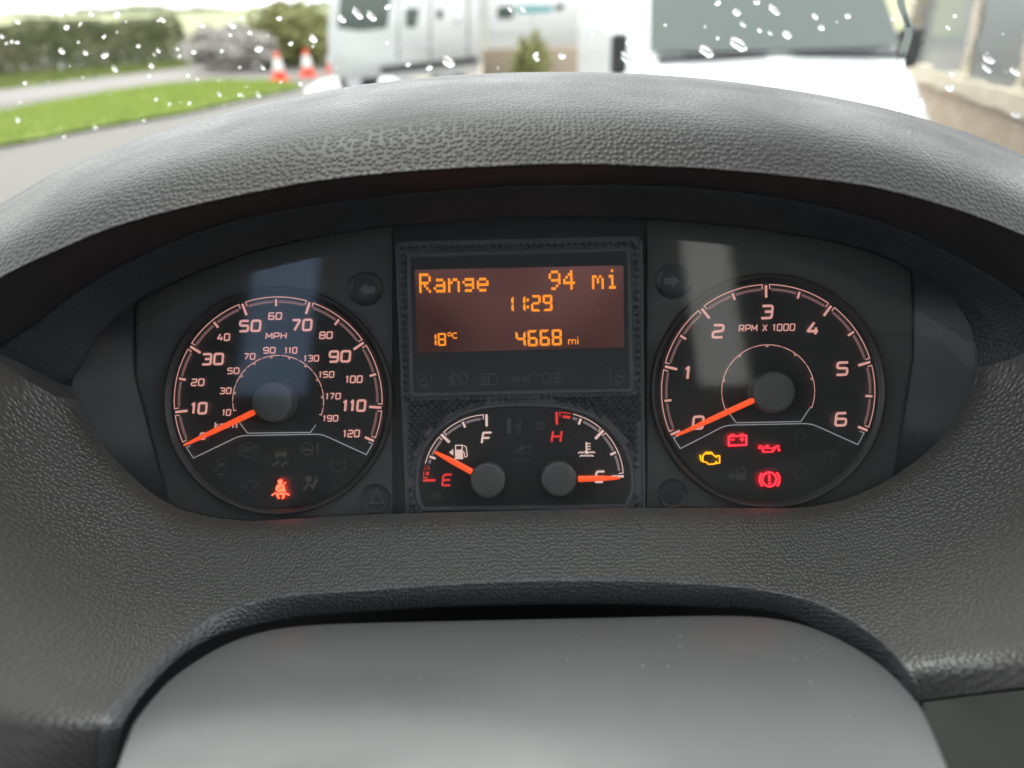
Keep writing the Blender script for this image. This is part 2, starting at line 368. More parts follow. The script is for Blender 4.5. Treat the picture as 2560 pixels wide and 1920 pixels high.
# smooth underside, lip -> bezel band
NB = 150
bu = resample(catmull(BANDUP), NB); bl = resample(catmull(BANDLO), NB)
buf = hermite(BANDUP)
ux = list(np.linspace(-420, 3000, 150))
def bup(x): 
    if x < -20: return 872 + (-20 - x) * .62
    if x > 2690: return 870 + (x - 2690) * .62
    return buf(x)
rows = []
for t in (0, .06, .2, .4, .6, .8, .94, 1.0):
    rows.append([P(x, (LIP(x) + 8.5) * (1-t) + (bup(x) + 2) * t, (Y_LIP + .0012) * (1-t) + (-.034) * t) for x in ux])
loft('hood_underside', rows, M['under'], dash)
rows = []
for t, yb in ((0, .0), (.03, -.0012), (.08, -.0016), (.3, -.0012), (.6, -.0006), (.9, 0), (.97, .0002), (1, .0012)):
    rows.append([P(a[0]*(1-t) + b[0]*t, a[1]*(1-t) + b[1]*t, -.034*(1-t) + (Y_LENS - .003)*t + yb) for a, b in zip(bu, bl)])
lt_ = resample(catmull(LENS_TOP), NB)
rows.append([P(b[0], b[1], Y_LENS + .0015) for b in lt_])
rows.append([P(b[0], b[1], Y_LENS + .005) for b in lt_])
loft('bezel_band', rows, M['band'], dash)
# dark backing seen in the joint between bezel band and cheek
for sgn, pts in ((0, [(-400,620),(-60,780),(60,840),(150,925),(182,950),(190,1002),(120,1020),(0,960),(-400,760)]), (1, [(2446,880),(2490,850),(2560,790),(2700,740),(3000,560),(3000,760),(2700,880),(2560,915),(2450,950)])):
    bm = bmesh.new(); bm.faces.new([bm.verts.new(P(x, y, -.010)) for x, y in pts]); bmobj('joint_backing', bm, M['under'], dash)

# cheeks and lower surround: one moulded sheet with the lens opening and the column cut-out
def seg_dist(px, py, poly):
    a = poly[:-1]; b = poly[1:]; p = np.array((px, py)); ab = b - a
    t = np.clip(((p - a) * ab).sum(1) / (ab * ab).sum(1), 0, 1)
    return float(np.min(np.hypot(*((a + ab * t[:, None]) - p).T)))
lb = catmull(LENS_BOT, 5); LB = np.array(lb)
def softmin(a, b, k): 
    h = max(0, min(1, .5 + .5 * (b - a) / k)); return b*(1-h) + a*h - k*h*(1-h)
def sur_depth(px, py):
    ye = 1776 + .07 * px if px < 1280 else 1668 - (px - 2275) * .144
    pe = softmin(py, ye, 34)
    d = seg_dist(px, pe, LB)
    y = Y_LENS - .004 * (1 - math.exp(-d / 12)) - .00016 * d - .0000001 * max(0, d - 80) ** 2
    return y + max(0, py - ye) * .000015
bound = [(-420,640),(-200,772),(0,905),(70,952),(139,992),(178,996)]
b_lens = [q for q in reversed(lb) if not (q[1] < 1000 and q[0] < 1000)]
bound += [q for q in b_lens if not (q[0] > 2000 and q[1] < 925)]
bound += [(2446,918),(2475,914),(2510,905),(2560,882),(2700,820),(3000,690),(3000,1669),(2560,1717)]
rdg = catmull(RIDGE, 5)
bound += list(reversed([q for q in rdg if q[1] < 1985 or q[0] > 1000]))
bound += [(-420,1990)]
def inside(poly, x, y):
    c = False; n = len(poly); j = n - 1
    for i in range(n):
        if (poly[i][1] > y) != (poly[j][1] > y) and x < (poly[j][0]-poly[i][0])*(y-poly[i][1])/(poly[j][1]-poly[i][1]) + poly[i][0]: c = not c
        j = i
    return c
bd = []
for i, q in enumerate(bound):
    n2 = bound[(i+1) % len(bound)]; L_ = math.hypot(n2[0]-q[0], n2[1]-q[1]); k = max(1, int(L_ / 24))
    for j in range(k): bd.append((q[0] + (n2[0]-q[0])*j/k, q[1] + (n2[1]-q[1])*j/k))
BA = np.array(bd + [bd[0]])
pts2 = [Vector(q) for q in bd]
for gy in range(620, 2000, 17):
    for gx in range(-410, 3000, 20):
        x = gx + (10 if (gy // 17) % 2 else 0)
        if inside(bd, x, gy) and seg_dist(x, gy, BA) > 7: pts2.append(Vector((x, gy)))
nb = len(bd)
r_ = delaunay_2d_cdt(pts2, [(i, (i+1) % nb) for i in range(nb)], [], 1, 1e-4)
vs = [P(v.x, v.y, sur_depth(v.x, v.y)) for v in r_[0]]
fs = [tuple(f) for f in r_[2]]
o = mesh('surround', vs, fs, M['surround'], dash, True)
# inner lip down to the lens
lo = catmull(LENS_BOT, 5)
loft('opening_edge', [[P(x, y, Y_LENS) for x, y in lo], [P(x, y, Y_LENS + .006) for x, y in lo]], M['under'], dash)
# rim of the column cut-out
NR = 140
ra = resample(rdg, NR); ri = resample(catmull(RIMIN, 5), NR)
rows = []
for t, dy in ((0, 0), (.04, -.0006), (.12, -.0006), (.5, .001), (.9, .0035), (.97, .0045), (1.0, .007)):
    rows.append([P(a[0]*(1-t)+b[0]*t, a[1]*(1-t)+b[1]*t, sur_depth(a[0], a[1]) + dy) for a, b in zip(ra, ri)])
rows.append([P(b[0], b[1], sur_depth(a[0], a[1]) + .05) for a, b in zip(ra, ri)])
loft('cutout_rim', rows, M['rim'], dash)
bm = bmesh.new(); bm.faces.new([bm.verts.new(P(x, y, .012)) for x, y in ((150,1440),(2450,1440),(2450,2300),(150,2300))]); bmobj('cutout_backing', bm, M['void'], dash)
# smooth knee panel below the right-hand seam
bm = bmesh.new()
kp = [(2305,1757),(2420,1741),(2560,1726),(2780,1702),(3000,1678),(3000,2100),(2350,2100),(2330,1960),(2322,1900),(2313,1839)]
f_ = [bm.verts.new(P(x, y, sur_depth(2380, 1740) + .0015)) for x, y in kp]; b_ = [bm.verts.new(P(x, y, sur_depth(2380, 1740) + .03)) for x, y in kp]
bm.faces.new(f_)
for i in range(len(kp)): bm.faces.new((f_[i], f_[(i+1) % len(kp)], b_[(i+1) % len(kp)], b_[i]))
bmesh.ops.bevel(bm, geom=[e for e in bm.edges if all(v in f_ for v in e.verts)], offset=.0006, segments=2, affect='EDGES')
bmobj('knee_panel', bm, M['knee'], dash)

# ================================================================== STEERING COLUMN SHROUD
shroud = dash_thing('steering_column_shroud', 'smooth grey plastic steering column shroud below the instruments', 'shroud', (0, -.14, -.16))
prof = hermite([(-.28,-.205),(-.23,-.163),(-.19,-.133),(-.17,-.1209),(-.15,-.1109),(-.13,-.1032),(-.11,-.0982),(-.09,-.0957),(-.075,-.0954),(-.066,-.0965),(-.06,-.100)])
rows = []
HW = .1270
NXS = 72
us = [math.copysign(1 - (1 - abs(t)) ** 1.6, t) for t in np.linspace(-1, 1, NXS)]
ys = [-.28 + .22 * (i / 40) for i in range(41)]
for yv in ys:
    row = []
    for u in us:
        back = -.060 - .036 * abs(u) ** 9
        y = -.28 + (yv + .28) * (back + .28) / .22
        f = (yv + .28) / .22
        z = prof(-.28 + .22 * f if True else y) - .008 * abs(u) ** 10 - (.006 * max(0, f - .93) / .07)
        row.append(Vector((.0025 + u * HW * (1 - .26 * max(0, .75 - f)), y, z)))
    rows.append([Vector((row[0].x, row[0].y, row[0].z - .05))] + row + [Vector((row[-1].x, row[-1].y, row[-1].z - .05))])
rows.append([Vector((p.x, p.y + .004, p.z - .03)) for p in rows[-1]])
loft('upper_shell', rows, M['column'], shroud)

M['dust'] = mat('dust', (.34, .34, .35), .8, .2)
def specks(name, sampler, n, r0, r1, parent, seed, fibre=0):
    rn = random.Random(seed); vs = []; fs = []
    for k in range(n):
        c = sampler(rn)
        if c is None: continue
        r = rn.uniform(r0, r1); m_ = 5; b0 = len(vs); a0 = rn.uniform(0, 6)
        if k < fibre:
            d = Vector((math.cos(a0), 0, math.sin(a0))); n_ = Vector((-d.z, 0, d.x)); L_ = r * rn.uniform(6, 14); bend = rn.uniform(-.4, .4)
            for j in range(5):
                p_ = c + d * L_ * (j / 4 - .5) + n_ * bend * L_ * (j / 4 - .5) ** 2; vs += [p_ - n_ * r * .12, p_ + n_ * r * .12]
            fs += [(b0+2*j, b0+2*j+1, b0+2*j+3, b0+2*j+2) for j in range(4)]
        else:
            vs += [c + Vector((r*math.cos(a0+2*math.pi*j/m_)*rn.uniform(.6, 1.2), 0, r*math.sin(a0+2*math.pi*j/m_)*rn.uniform(.6, 1.2))) for j in range(m_)]; fs.append(tuple(range(b0, b0+m_)))
    o = mesh(name, vs, fs, M['dust'], parent); o['kind'] = 'stuff'; return o
def col_pt(rn):
    i_, j = rn.randrange(8, len(rows) - 6), rn.randrange(8, len(rows[0]) - 8); return rows[i_][j].lerp(rows[i_+1][j+1], rn.random()) + Vector((0, -.0003, .0004))
specks('dust', col_pt, 90, .00012, .00042, shroud, 21, 8)
# ================================================================== INSTRUMENT CLUSTER
clu = dash_thing('instrument_cluster', 'lit instrument cluster with two round dials and an orange trip display', 'instrument cluster', (0, 0, -.066))
lens_out = resample(catmull(LENS_TOP, 6), 90)[:-1] + resample(catmull(LENS_BOT, 6), 110)[:-1]
def shrink(x, y):      # upright inner edge of the side recesses
    return min(max(x, 338 + max(0, y - 935) * .27), 2281 - max(0, y - 900) * .17), y
mask_out = [shrink(x, y) for x, y in lens_out]
loft('housing', [[P(*a, Y_LENS + .003) for a in lens_out], [P(a[0]*.5+b[0]*.5, a[1]*.5+b[1]*.5, -.005) for a, b in zip(lens_out, mask_out)], [P(*b, .004) for b in mask_out]], M['wing'], clu, True, True)
bm = bmesh.new(); bm.faces.new([bm.verts.new(P(*b, .0042)) for b in mask_out]); bmobj('back_plate', bm, M['maskdark'], clu)
bm = bmesh.new(); bm.faces.new([bm.verts.new(P(1310 + (x-1310)*1.004, 940 + (y-940)*1.006, Y_LENS + .0025)) for x, y in lens_out])
o = bmobj('lens', bm, M['lens'], clu); o['label'] = 'clear glossy cover over the dials'
def lens_pt(rn):
    x, y = rn.uniform(260, 2380), rn.uniform(600, 1265)
    return P(x, y, Y_LENS + .0022) if inside(lens_out, x, y) else None
specks('dust', lens_pt, 130, .00006, .0002, clu, 8, 16)
# mask plates either side of the console
def clipx(poly, lo_, hi_):
    out = []
    def cut(pl, xv, keep):
        res = []
        for i in range(len(pl)):
            a, b = pl[i], pl[(i+1) % len(pl)]
            ia, ib = keep(a[0]), keep(b[0])
            if ia: res.append(a)
            if ia != ib: t = (xv - a[0]) / (b[0] - a[0]); res.append((xv, a[1] + (b[1]-a[1]) * t))
        return res
    return cut(cut(poly, lo_, lambda x: x >= lo_), hi_, lambda x: x <= hi_)
for lo_, hi_ in ((0, 979), (1620, 2560)):
    pl = clipx(mask_out, lo_, hi_); bm = bmesh.new()
    prism2d(bm, [P2(*q) for q in pl], .0018, .0042); bmobj('mask_panel', bm, M['mask'], clu)

C1 = lambda x, y: (380 + x * 640 / 1713, 680 + y * 640 / 1713)
C2 = lambda x, y: (980 + x * 660 / 2212, 580 + y * 660 / 2212)
C3 = lambda x, y: (980 + x * 660 / 2212, 960 + y * 660 / 2212)
C4 = lambda x, y: (1600 + x * 660 / 1659, 640 + y * 660 / 1659)
C5 = lambda x, y: (520 + x * 380 / 2212, 1060 + y * 380 / 2212)      # warning lamps, left dial
C6 = lambda x, y: (1720 + x * 380 / 2212, 1060 + y * 380 / 2212)     # warning lamps, right dial
def Q(cf): return lambda *pts: [P2(*cf(x, y)) for x, y in pts]
q1, q2, q3, q4, q5, q6 = map(Q, (C1, C2, C3, C4, C5, C6))
k1, k2, k3, k4, k5, k6 = 640/1713*SC, 660/2212*SC, 660/2212*SC, 660/1659*SC, 380/2212*SC, 380/2212*SC

def lathe(name, c, prof_, material, parent, k=96, smooth=True):
    rows = [[Vector((c[0] + r*math.cos(2*math.pi*i/k), y, c[1] + r*math.sin(2*math.pi*i/k))) for i in range(k)] for r, y in prof_]
    return loft(name, rows, material, parent, smooth, True)
def disc(name, c, r, y, material, parent, k=96):
    bm = bmesh.new(); bm.faces.new([bm.verts.new((c[0] + r*math.cos(2*math.pi*i/k), y, c[1] + r*math.sin(2*math.pi*i/k))) for i in range(k)])
    return bmobj(name, bm, material, parent)
def hub(cpx, rpx, y, parent, name='hub'):
    p = P(*cpx, y); s = (DIST + y) / FPX; r = rpx * s; c = (p.x, p.z)
    pr = [(r*1.02, .0), (r*1.02, y + .004), (r, y + .0012), (r*.985, y + .0004), (r*.95, y + .0001), (r*.8, y - .0002), (r*.5, y - .0005), (r*.2, y - .0006), (.00001, y - .0006)]
    return lathe(name, c, pr, M['hub'], parent, 64)
def needle(tip, base, w0, w1, y, parent):
    a, b = P(*base, y), P(*tip, y + .0006); d = (b - a).normalized(); n = Vector((-d.z, 0, d.x)); s = (DIST + y) / FPX
    vs = []; fs = []
    st = [(0, w0 * .8, 0), (.03, w0, 0), (.6, w0 * .75 + w1 * .25, 0), (.93, w1 * 1.1, 0), (1, w1 * .45, 0)]
    for t, wd, _ in st:
        p = a + (b - a) * t; h = wd * s / 2
        vs += [p - n*h + Vector((0, .0012, 0)), p - n*h*.95, p - n*h*.25 + Vector((0, -.0007, 0)), p + n*h*.25 + Vector((0, -.0007, 0)), p + n*h*.95, p + n*h + Vector((0, .0012, 0))]
    m = 6
    for i in range(len(st) - 1):
        for j in range(m): fs.append((i*m + j, i*m + (j+1) % m, (i+1)*m + (j+1) % m, (i+1)*m + j))
    fs += [tuple(range(m)), tuple(reversed(range((len(st)-1)*m, len(st)*m)))]
    o = mesh('needle', vs, fs, M['needle'], parent)
    o['label'] = 'orange-red pointer'; return o

def round_dial(name, label, cpx, rs, k, ang, majors, minors, ends, yk):
    """rs: outer scale radius in metres"""
    p = P(*cpx); c = (p.x, p.z)
    r_face, r_rim = 272 * SC * yk, 289 * SC * yk
    d = disc(name, c, r_face, 0, M['dial'], clu, 128); d['label'] = label
    lathe('rim', c, [(r_rim + .0006, .0025), (r_rim + .0002, -.0016), (r_rim - .0004, -.0022), (r_rim - .0012, -.0020), (r_rim - .0022, -.0008), (r_face + .0004, .0006), (r_face - .001, .0008)], M['rimring'], d, 128)
    pol = lambda r, a: (c[0] + r*math.cos(R(a)), c[1] + r*math.sin(R(a)))
    tw = 6.0 * SC
    for m in majors: i = Ink(-.0003); i.stroke([pol(rs * .995, ang(m)), pol(rs * .878, ang(m))], tw); i.make('tick', M['pink'], d)
    for m in minors: i = Ink(-.0003); i.stroke([pol(rs * .977, ang(m)), pol(rs * .912, ang(m))], tw * .9); i.make('tick', M['pink'], d)
    for m in ends: i = Ink(-.0003); i.stroke([pol(rs * 1.0, ang(m)), pol(rs * .905, ang(m))], tw); i.make('tick', M['pink'], d)
    st = sorted(list(majors) + list(ends)); g = 1.9
    for a, b in zip(st[:-1], st[1:]):
        a0, a1 = ang(a) - g, ang(b) + g
        i = Ink(-.0002); n = 18
        arc_ = [pol(rs, a0 + (a1-a0)*j/n) for j in range(n+1)]
        i.stroke([pol(rs * .958, a0 + (-.25))] + arc_ + [pol(rs * .958, a1 + .25)], 2.3 * SC); i.make('scale_arc', M['pink'], d)
        cuts = [ang(a) - 2.9] + sum([[ang(m) + 1.5, ang(m) - 1.5] for m in minors if a < m < b], []) + [ang(b) + 2.9]
        for u, v in zip(cuts[::2], cuts[1::2]):
            i = Ink(-.0002); i.arc(c, rs * .955, u, v, 6.2 * SC); i.make('scale_band', M['pinkdim'], d)
    return d, c, pol

# ---- speedometer
sp_ang = lambda m: 90 - (m - 60) * 1.9
spd, sc_, spol = round_dial('speedometer', 'round speedometer dial in miles per hour', C1(845, 862), 695 * k1, k1, sp_ang, (10, 30, 50, 70, 90, 110), (20, 40, 60, 80, 100), (0, 120), .985)
for s, x, y, wd, h in (('10',315,912,124,84),('30',407,583,160,84),('50',657,361,160,84),('70',1003,355,152,84),('90',1257,565,160,84),('110',1353,895,170,84)):
    i = Ink(-.0003); text(i, s, q1((x, y))[0], wd * k1, h * k1, 15.5 * k1, .11); i.make('numeral', M['pink'], spd)
for s, x, y, wd, h in (('20',307,738,97,52),('40',480,436,94,52),('60',825,295,99,52),('80',1165,423,97,52),('100',1352,718,122,52),('120',1335,1081,120,52),('0',340,1098,46,50)):
    i = Ink(-.0003); text(i, s, q1((x, y))[0], wd * k1, h * k1, 9.5 * k1, .11); i.make('numeral', M['pink'], spd)
for s, x, y, wd, h in (('10',500,940,66,45),('30',493,795,87,45),('50',545,661,88,45),('70',654,565,84,45),('90',786,524,90,45),('110',930,525,92,45),('130',1067,578,110,45),('150',1168,686,110,45),('170',1213,831,108,45),('190',1195,979,111,45)):
    i = Ink(-.0003); text(i, s, q1((x, y))[0], wd * k1, h * k1, 8 * k1, .11); i.make('numeral', M['pink'], spd)
i = Ink(-.0003); text(i, 'MPH', q1((832, 427))[0], 146 * k1, 46 * k1, 8 * k1, .1); i.make('lettering', M['pink'], spd)
i = Ink(-.0003); text(i, 'km/h', q1((496, 1024))[0], 158 * k1, 48 * k1, 8 * k1, .1); i.make('lettering', M['pink'], spd)
# kilometre ring
kr = 304 * k1
for n_ in range(10, 200, 10):
    a0, a1 = sp_ang(n_ * .6214) - .9, sp_ang((n_ + 10) * .6214) + .9
    if a1 < -29: break
    i = Ink(-.0002); pts = [spol(kr, a0 + (a1-a0)*j/6) for j in range(7)]
    if (n_ // 10) % 2: pts = [spol(kr * .945, a0)] + pts
    else: pts = pts + [spol(kr * .945, a1)]
    i.stroke(pts, 1.9 * SC); i.make('kilometre_arc', M['pink'], spd)
i = Ink(-.0002); i.stroke(q1((572,975),(590,1012),(640,1078),(1060,1073),(1098,1022)), 5.2 * k1); i.make('outline', M['white'], spd)
i = Ink(-.0002); i.stroke(q1((258,1163),(232,1173),(278,1245)) + [P2(*q) for q in catmull([C1(278,1245),C1(420,1177),C1(540,1119),C1(585,1101),C1(630,1094)], 5)][1:] + [P2(*q) for q in catmull([C1(1085,1085),C1(1120,1087),C1(1165,1099),C1(1300,1160),C1(1435,1222)], 5)] + q1((1475,1150),(1448,1138)), 5.2 * k1); i.make('outline', M['white'], spd)
hub((679, 1005), 50, -.0105, spd)
needle(C1(213, 1160), C1(682, 936), 14.5, 6.5, -.0075, spd)

# ---- tachometer
tc_ang = lambda m: 90 - (m - 3) * 37.6
tac, tcc, tpol = round_dial('tachometer', 'round rev counter dial marked 0 to 6', C4(805, 850), 670 * k4, k4, tc_ang, (1, 2, 3, 4, 5), (.5, 1.5, 2.5, 3.5, 4.5, 5.5), (0, 6), 1.01)
for s, x, y, wd, h in (('0',365,1047,88,90),('1',300,735,58,90),('2',490,473,90,92),('3',797,352,92,92),('4',1087,455,90,90),('5',1270,708,92,92),('6',1262,1026,92,92)):
    i = Ink(-.0003); text(i, s, q4((x, y))[0], wd * k4, h * k4, 15.5 * k4, .13); i.make('numeral', M['pink'], tac)
i = Ink(-.0003); text(i, 'RPM X 1000', q4((797, 451))[0], 358 * k4, 46 * k4, 7 * k4, .1); i.make('lettering', M['pink'], tac)
tr = 292 * k4
for n_ in range(0, 12):
    a0, a1 = tc_ang(n_ / 2) - .8, tc_ang((n_ + 1) / 2) + .8
    i = Ink(-.0002); pts = [tpol(tr, a0 + (a1-a0)*j/6) for j in range(7)]
    if n_ % 2 == 0: pts = [tpol(tr * .95, a0)] + pts
    else: pts = pts + [tpol(tr * .95, a1)]
    i.stroke(pts, 1.9 * SC); i.make('inner_arc', M['pink'], tac)
i = Ink(-.0002); i.stroke(q4((545,968),(605,1048),(1010,1040),(1066,956)), 4.8 * k4); i.make('outline', M['white'], tac)
i = Ink(-.0002); i.stroke(q4((240,1131),(210,1142),(253,1210)) + [P2(*q) for q in catmull([C4(253,1210),C4(400,1135),C4(500,1083),C4(540,1068),C4(580,1062)], 5)][1:] + [P2(*q) for q in catmull([C4(1030,1053),C4(1065,1056),C4(1110,1069),C4(1240,1127),C4(1368,1185)], 5)] + q4((1408,1110),(1380,1102)), 4.8 * k4); i.make('outline', M['white'], tac)
hub((1937, 980), 52, -.0105, tac)
needle(C4(228, 1130), C4(718, 905), 14.5, 7, -.0075, tac)

# ---- warning lamps on the speedometer (coordinates of the enlarged crop)
def ghost(parent, fn, m='ghost', name='warning_icon'):
    i = Ink(-.00025); fn(i); return i.make(name, M[m], parent)
def lit(parent, fn, m, name='warning_lamp', label=None):
    i = Ink(-.0011, .0009); i.thin = .8; fn(i); o = i.make(name, M[m], parent)
    if label: o['label'] = label
    return o
g = lambda x, y: q5((x, y))[0]; K = k5
def f(i):
    i.ring(g(595,378), 106*K, 13*K); i.arc(g(595,378), 142*K, 140, 220, 13*K); i.arc(g(595,378), 142*K, -40, 40, 13*K); text(i, 'ABS', g(600,375), 160*K, 96*K, 13*K, 0)
ghost(spd, f)
def f(i):
    i.fill(q5((975,415),(1150,410),(1140,465),(1128,470),(1128,500),(1105,500),(1100,470),(1020,472),(1018,500),(990,500),(988,470)))
    i.stroke(q5((1000,408),(1015,375),(1105,370),(1125,405)), 9*K)
    for dx in (0, 125): i.stroke(q5((1010+dx,525),(1035+dx,555),(945+dx,590),(970+dx,615)), 24*K, False, 20*K)
ghost(spd, f, 'ghostwarm')
def f(i):
    i.ring(g(1445,362), 88*K, 15*K); i.fill(q5((1370,378),(1420,362),(1445,338),(1475,362),(1525,372),(1500,388),(1470,392),(1445,384),(1410,396),(1378,392)))
    i.stroke(q5((1598,268),(1598,390)), 24*K); i.disc(g(1600,428), 14*K)
ghost(spd, f, 'ghostwarm')
def f(i):
    i.stroke(q5((1800,510),(1785,590),(1790,640),(1830,690),(1955,686),(2000,640),(2005,575),(1985,510)), 14*K, False, 40*K); i.stroke(q5((1895,520),(1897,595)), 14*K); i.disc(g(1898,625), 9*K)
ghost(spd, f)
def f(i):
    i.stroke(q5((145,770),(140,560),(160,505),(235,500),(258,555),(265,770)), 8*K, True, 20*K); i.fill(q5((165,575),(235,572),(230,620),(172,625))); i.fill(q5((130,630),(125,660),(85,700),(80,690)))
    i.fill(q5((155,720),(232,715),(220,742),(165,745)))
ghost(spd, f)
def f(i):
    i.stroke(q5((490,930),(500,890),(545,870),(590,830),(700,835),(735,870),(740,920)), 10*K); i.disc(g(545,930), 18*K); i.disc(g(685,928), 18*K)
ghost(spd, f)
def f(i):
    i.disc(g(1463,803), 50*K); i.stroke(q5((1395,965),(1450,880),(1500,890),(1535,950)), 30*K, False, 20*K); i.stroke(q5((1535,910),(1560,850),(1590,800)), 44*K); i.stroke(q5((1545,790),(1600,770)), 14*K)
ghost(spd, f, 'ghostwarm')
def f(i):      # fasten-seat-belt figure
    i.disc(g(1055,835), 31*K)
    i.fill(q5((1036,855),(1076,855),(1078,872),(1092,882),(1000,968),(992,955),(1003,893),(1034,872)))
    i.fill(q5((1100,890),(1112,898),(1134,985),(1070,983),(1010,990),(1003,985)))
    i.stroke(q5((1100,884),(1134,847)), 19*K)
    i.stroke(q5((937,1036),(988,996)), 19*K); i.stroke(q5((1140,1006),(1186,1030)), 19*K)
    i.fill(q5((996,1008),(1040,1000),(1090,998),(1132,1008),(1120,1040),(1108,1082),(1080,1086),(1098,1030),(1060,1026),(1022,1034),(1046,1086),(1024,1080),(1004,1040)))
lit(spd, f, 'redwhite', label='glowing red seat belt warning lamp')

# ---- warning lamps on the tachometer
g = lambda x, y: q6((x, y))[0]; K = k6
def f(i):
    i.stroke(q6((590,182),(842,168),(842,304),(590,312)), 25*K, True)
    i.stroke(q6((620,158),(668,155)), 26*K); i.stroke(q6((757,155),(806,152)), 26*K)
    i.stroke(q6((618,230),(670,226)), 18*K); i.stroke(q6((752,222),(808,218)), 18*K); i.stroke(q6((779,194),(781,250)), 18*K)
lit(tac, f, 'red', label='glowing red battery warning lamp')
def f(i):
    i.stroke(q6((1090,352),(1088,404),(1225,402),(1275,338),(1325,318)), 17*K); i.stroke(q6((1085,352),(1178,346),(1210,358),(1315,312)), 17*K)
    i.stroke(q6((1085,356),(1030,350),(1040,312),(1085,328)), 15*K); i.stroke(q6((1118,318),(1170,314)), 15*K); i.stroke(q6((1144,318),(1146,348)), 13*K)
    i.disc(g(1318,378), 15*K); i.fill(q6((1304,374),(1316,342),(1332,374)))
lit(tac, f, 'red', label='glowing red oil can warning lamp')
def f(i):
    i.ring(g(1180,805), 102*K, 28*K); i.arc(g(1180,805), 143*K, 140, 222, 22*K); i.arc(g(1182,805), 146*K, -43, 42, 22*K)
    i.stroke(q6((1179,738),(1181,828)), 28*K); i.disc(g(1182,862), 15*K)
lit(tac, f, 'red', label='glowing red brake warning lamp')
def f(i):
    i.stroke(q6((212,458),(240,432),(350,430),(385,468),(410,482),(412,458),(455,460),(455,566),(408,570),(405,548),(385,580),(292,584),(265,552),(212,548)), 17*K, True)
    i.stroke(q6((245,412),(348,410)), 16*K); i.stroke(q6((295,412),(295,432)), 20*K); i.stroke(q6((182,450),(172,458),(188,540)), 16*K); i.stroke(q6((180,492),(210,492)), 12*K)
lit(tac, f, 'amber', label='glowing amber engine warning lamp')
def f(i):
    i.stroke(q6((1498,168),(1530,140),(1570,150),(1600,210),(1580,272),(1552,262),(1545,200),(1580,145),(1640,132),(1690,145),(1722,205),(1700,270),(1670,262),(1665,200),(1700,140),(1770,150)), 8*K, False, 30*K)
ghost(tac, f)
def f(i):
    i.arc(g(2075,490), 100*K, -40, 215, 12*K); i.stroke(q6((2075,490),(2105,450)), 14*K); i.stroke(q6((1950,370),(2010,420)), 12*K)
ghost(tac, f)
def f(i):
    i.fill(q6((690,712),(840,705),(850,815),(690,820))); i.arc(g(765,700), 62*K, -10, 190, 20*K); i.fill(q6((582,720),(680,712),(678,770),(655,775),(655,805),(605,808),(605,775),(585,765))); i.stroke(q6((600,715),(630,672),(735,668)), 10*K)
ghost(tac, f)
def f(i):
    i.ring(g(1645,712), 92*K, 8*K)
    for a in range(0, 360, 45): i.stroke([g(1645+96*math.cos(R(a)), 712+96*math.sin(R(a))), g(1645+118*math.cos(R(a)), 712+118*math.sin(R(a)))], 14*K)
ghost(tac, f)

# ---- centre console
con_out = [(991,606),(1601,592),(1608,1273),(1018,1284)]
Y_CON = -.0018
bm = bmesh.new(); prism2d(bm, [P2(*q) for q in fillet(con_out, 12, True)], Y_CON, .0042); bmesh.ops.bevel(bm, geom=[e for e in bm.edges if all(abs(v.co.y - Y_CON) < 1e-6 for v in e.verts)], offset=.0006, segments=2, affect='EDGES')
con = bmobj('console_plate', bm, M['console'], clu)
WIN = [C2(140,200), C2(1980,155), C2(2005,1325), C2(165,1365)]
DWIN = catmull([C3(265,1045),C3(232,985),C3(214,900),C3(210,780),C3(230,650),C3(290,500),C3(400,370),C3(550,272),C3(700,212),C3(880,182),C3(1080,172),C3(1290,178),C3(1490,205),C3(1670,262),C3(1820,370),C3(1930,510),C3(1990,660),C3(2010,800),C3(1994,930),C3(1955,1020)], 5)
WA = np.array(WIN + [WIN[0]]); DA = np.array(DWIN + [DWIN[0]])
# knurled field: small pyramids
bm = bmesh.new(); hx, hz = 8.6, 9.2
kn_out = [(999,614),(1594,600),(1600,1272),(1026,1283)]
ax = P(1300, 940); e0 = np.array((ax.x, ax.z))
cnt = 0
for ri_ in range(-40, 42):
    for ci in range(-20, 21):
        x = e0[0] + (ci + (.5 if ri_ % 2 else 0)) * 2 * hx * SC; z = e0[1] + ri_ * hz * SC
        v = x * CR - z * SR, x * SR + z * CR       # back to pixel plane
        px, py = 1280 + v[0] / SC, 960 - v[1] / SC
        if not inside(kn_out, px, py) or inside(WIN, px, py) or inside(DWIN, px, py): continue
        if seg_dist(px, py, WA) < 10.5 or seg_dist(px, py, DA) < 12 or seg_dist(px, py, np.array(kn_out + [kn_out[0]])) < 3: continue
        a = hx * SC * .97; b = hz * SC * .97; y0 = Y_CON - .0001; ap = bm.verts.new((x, y0 - .0026, z))
        c4 = [bm.verts.new((x + dx, y0, z + dz)) for dx, dz in ((a, 0), (0, b), (-a, 0), (0, -b))]
        for k in range(4): bm.faces.new((c4[k], c4[(k+1) % 4], ap))
        cnt += 1
kn = bmobj('knurling', bm, M['knurl'], clu); kn['kind'] = 'stuff'
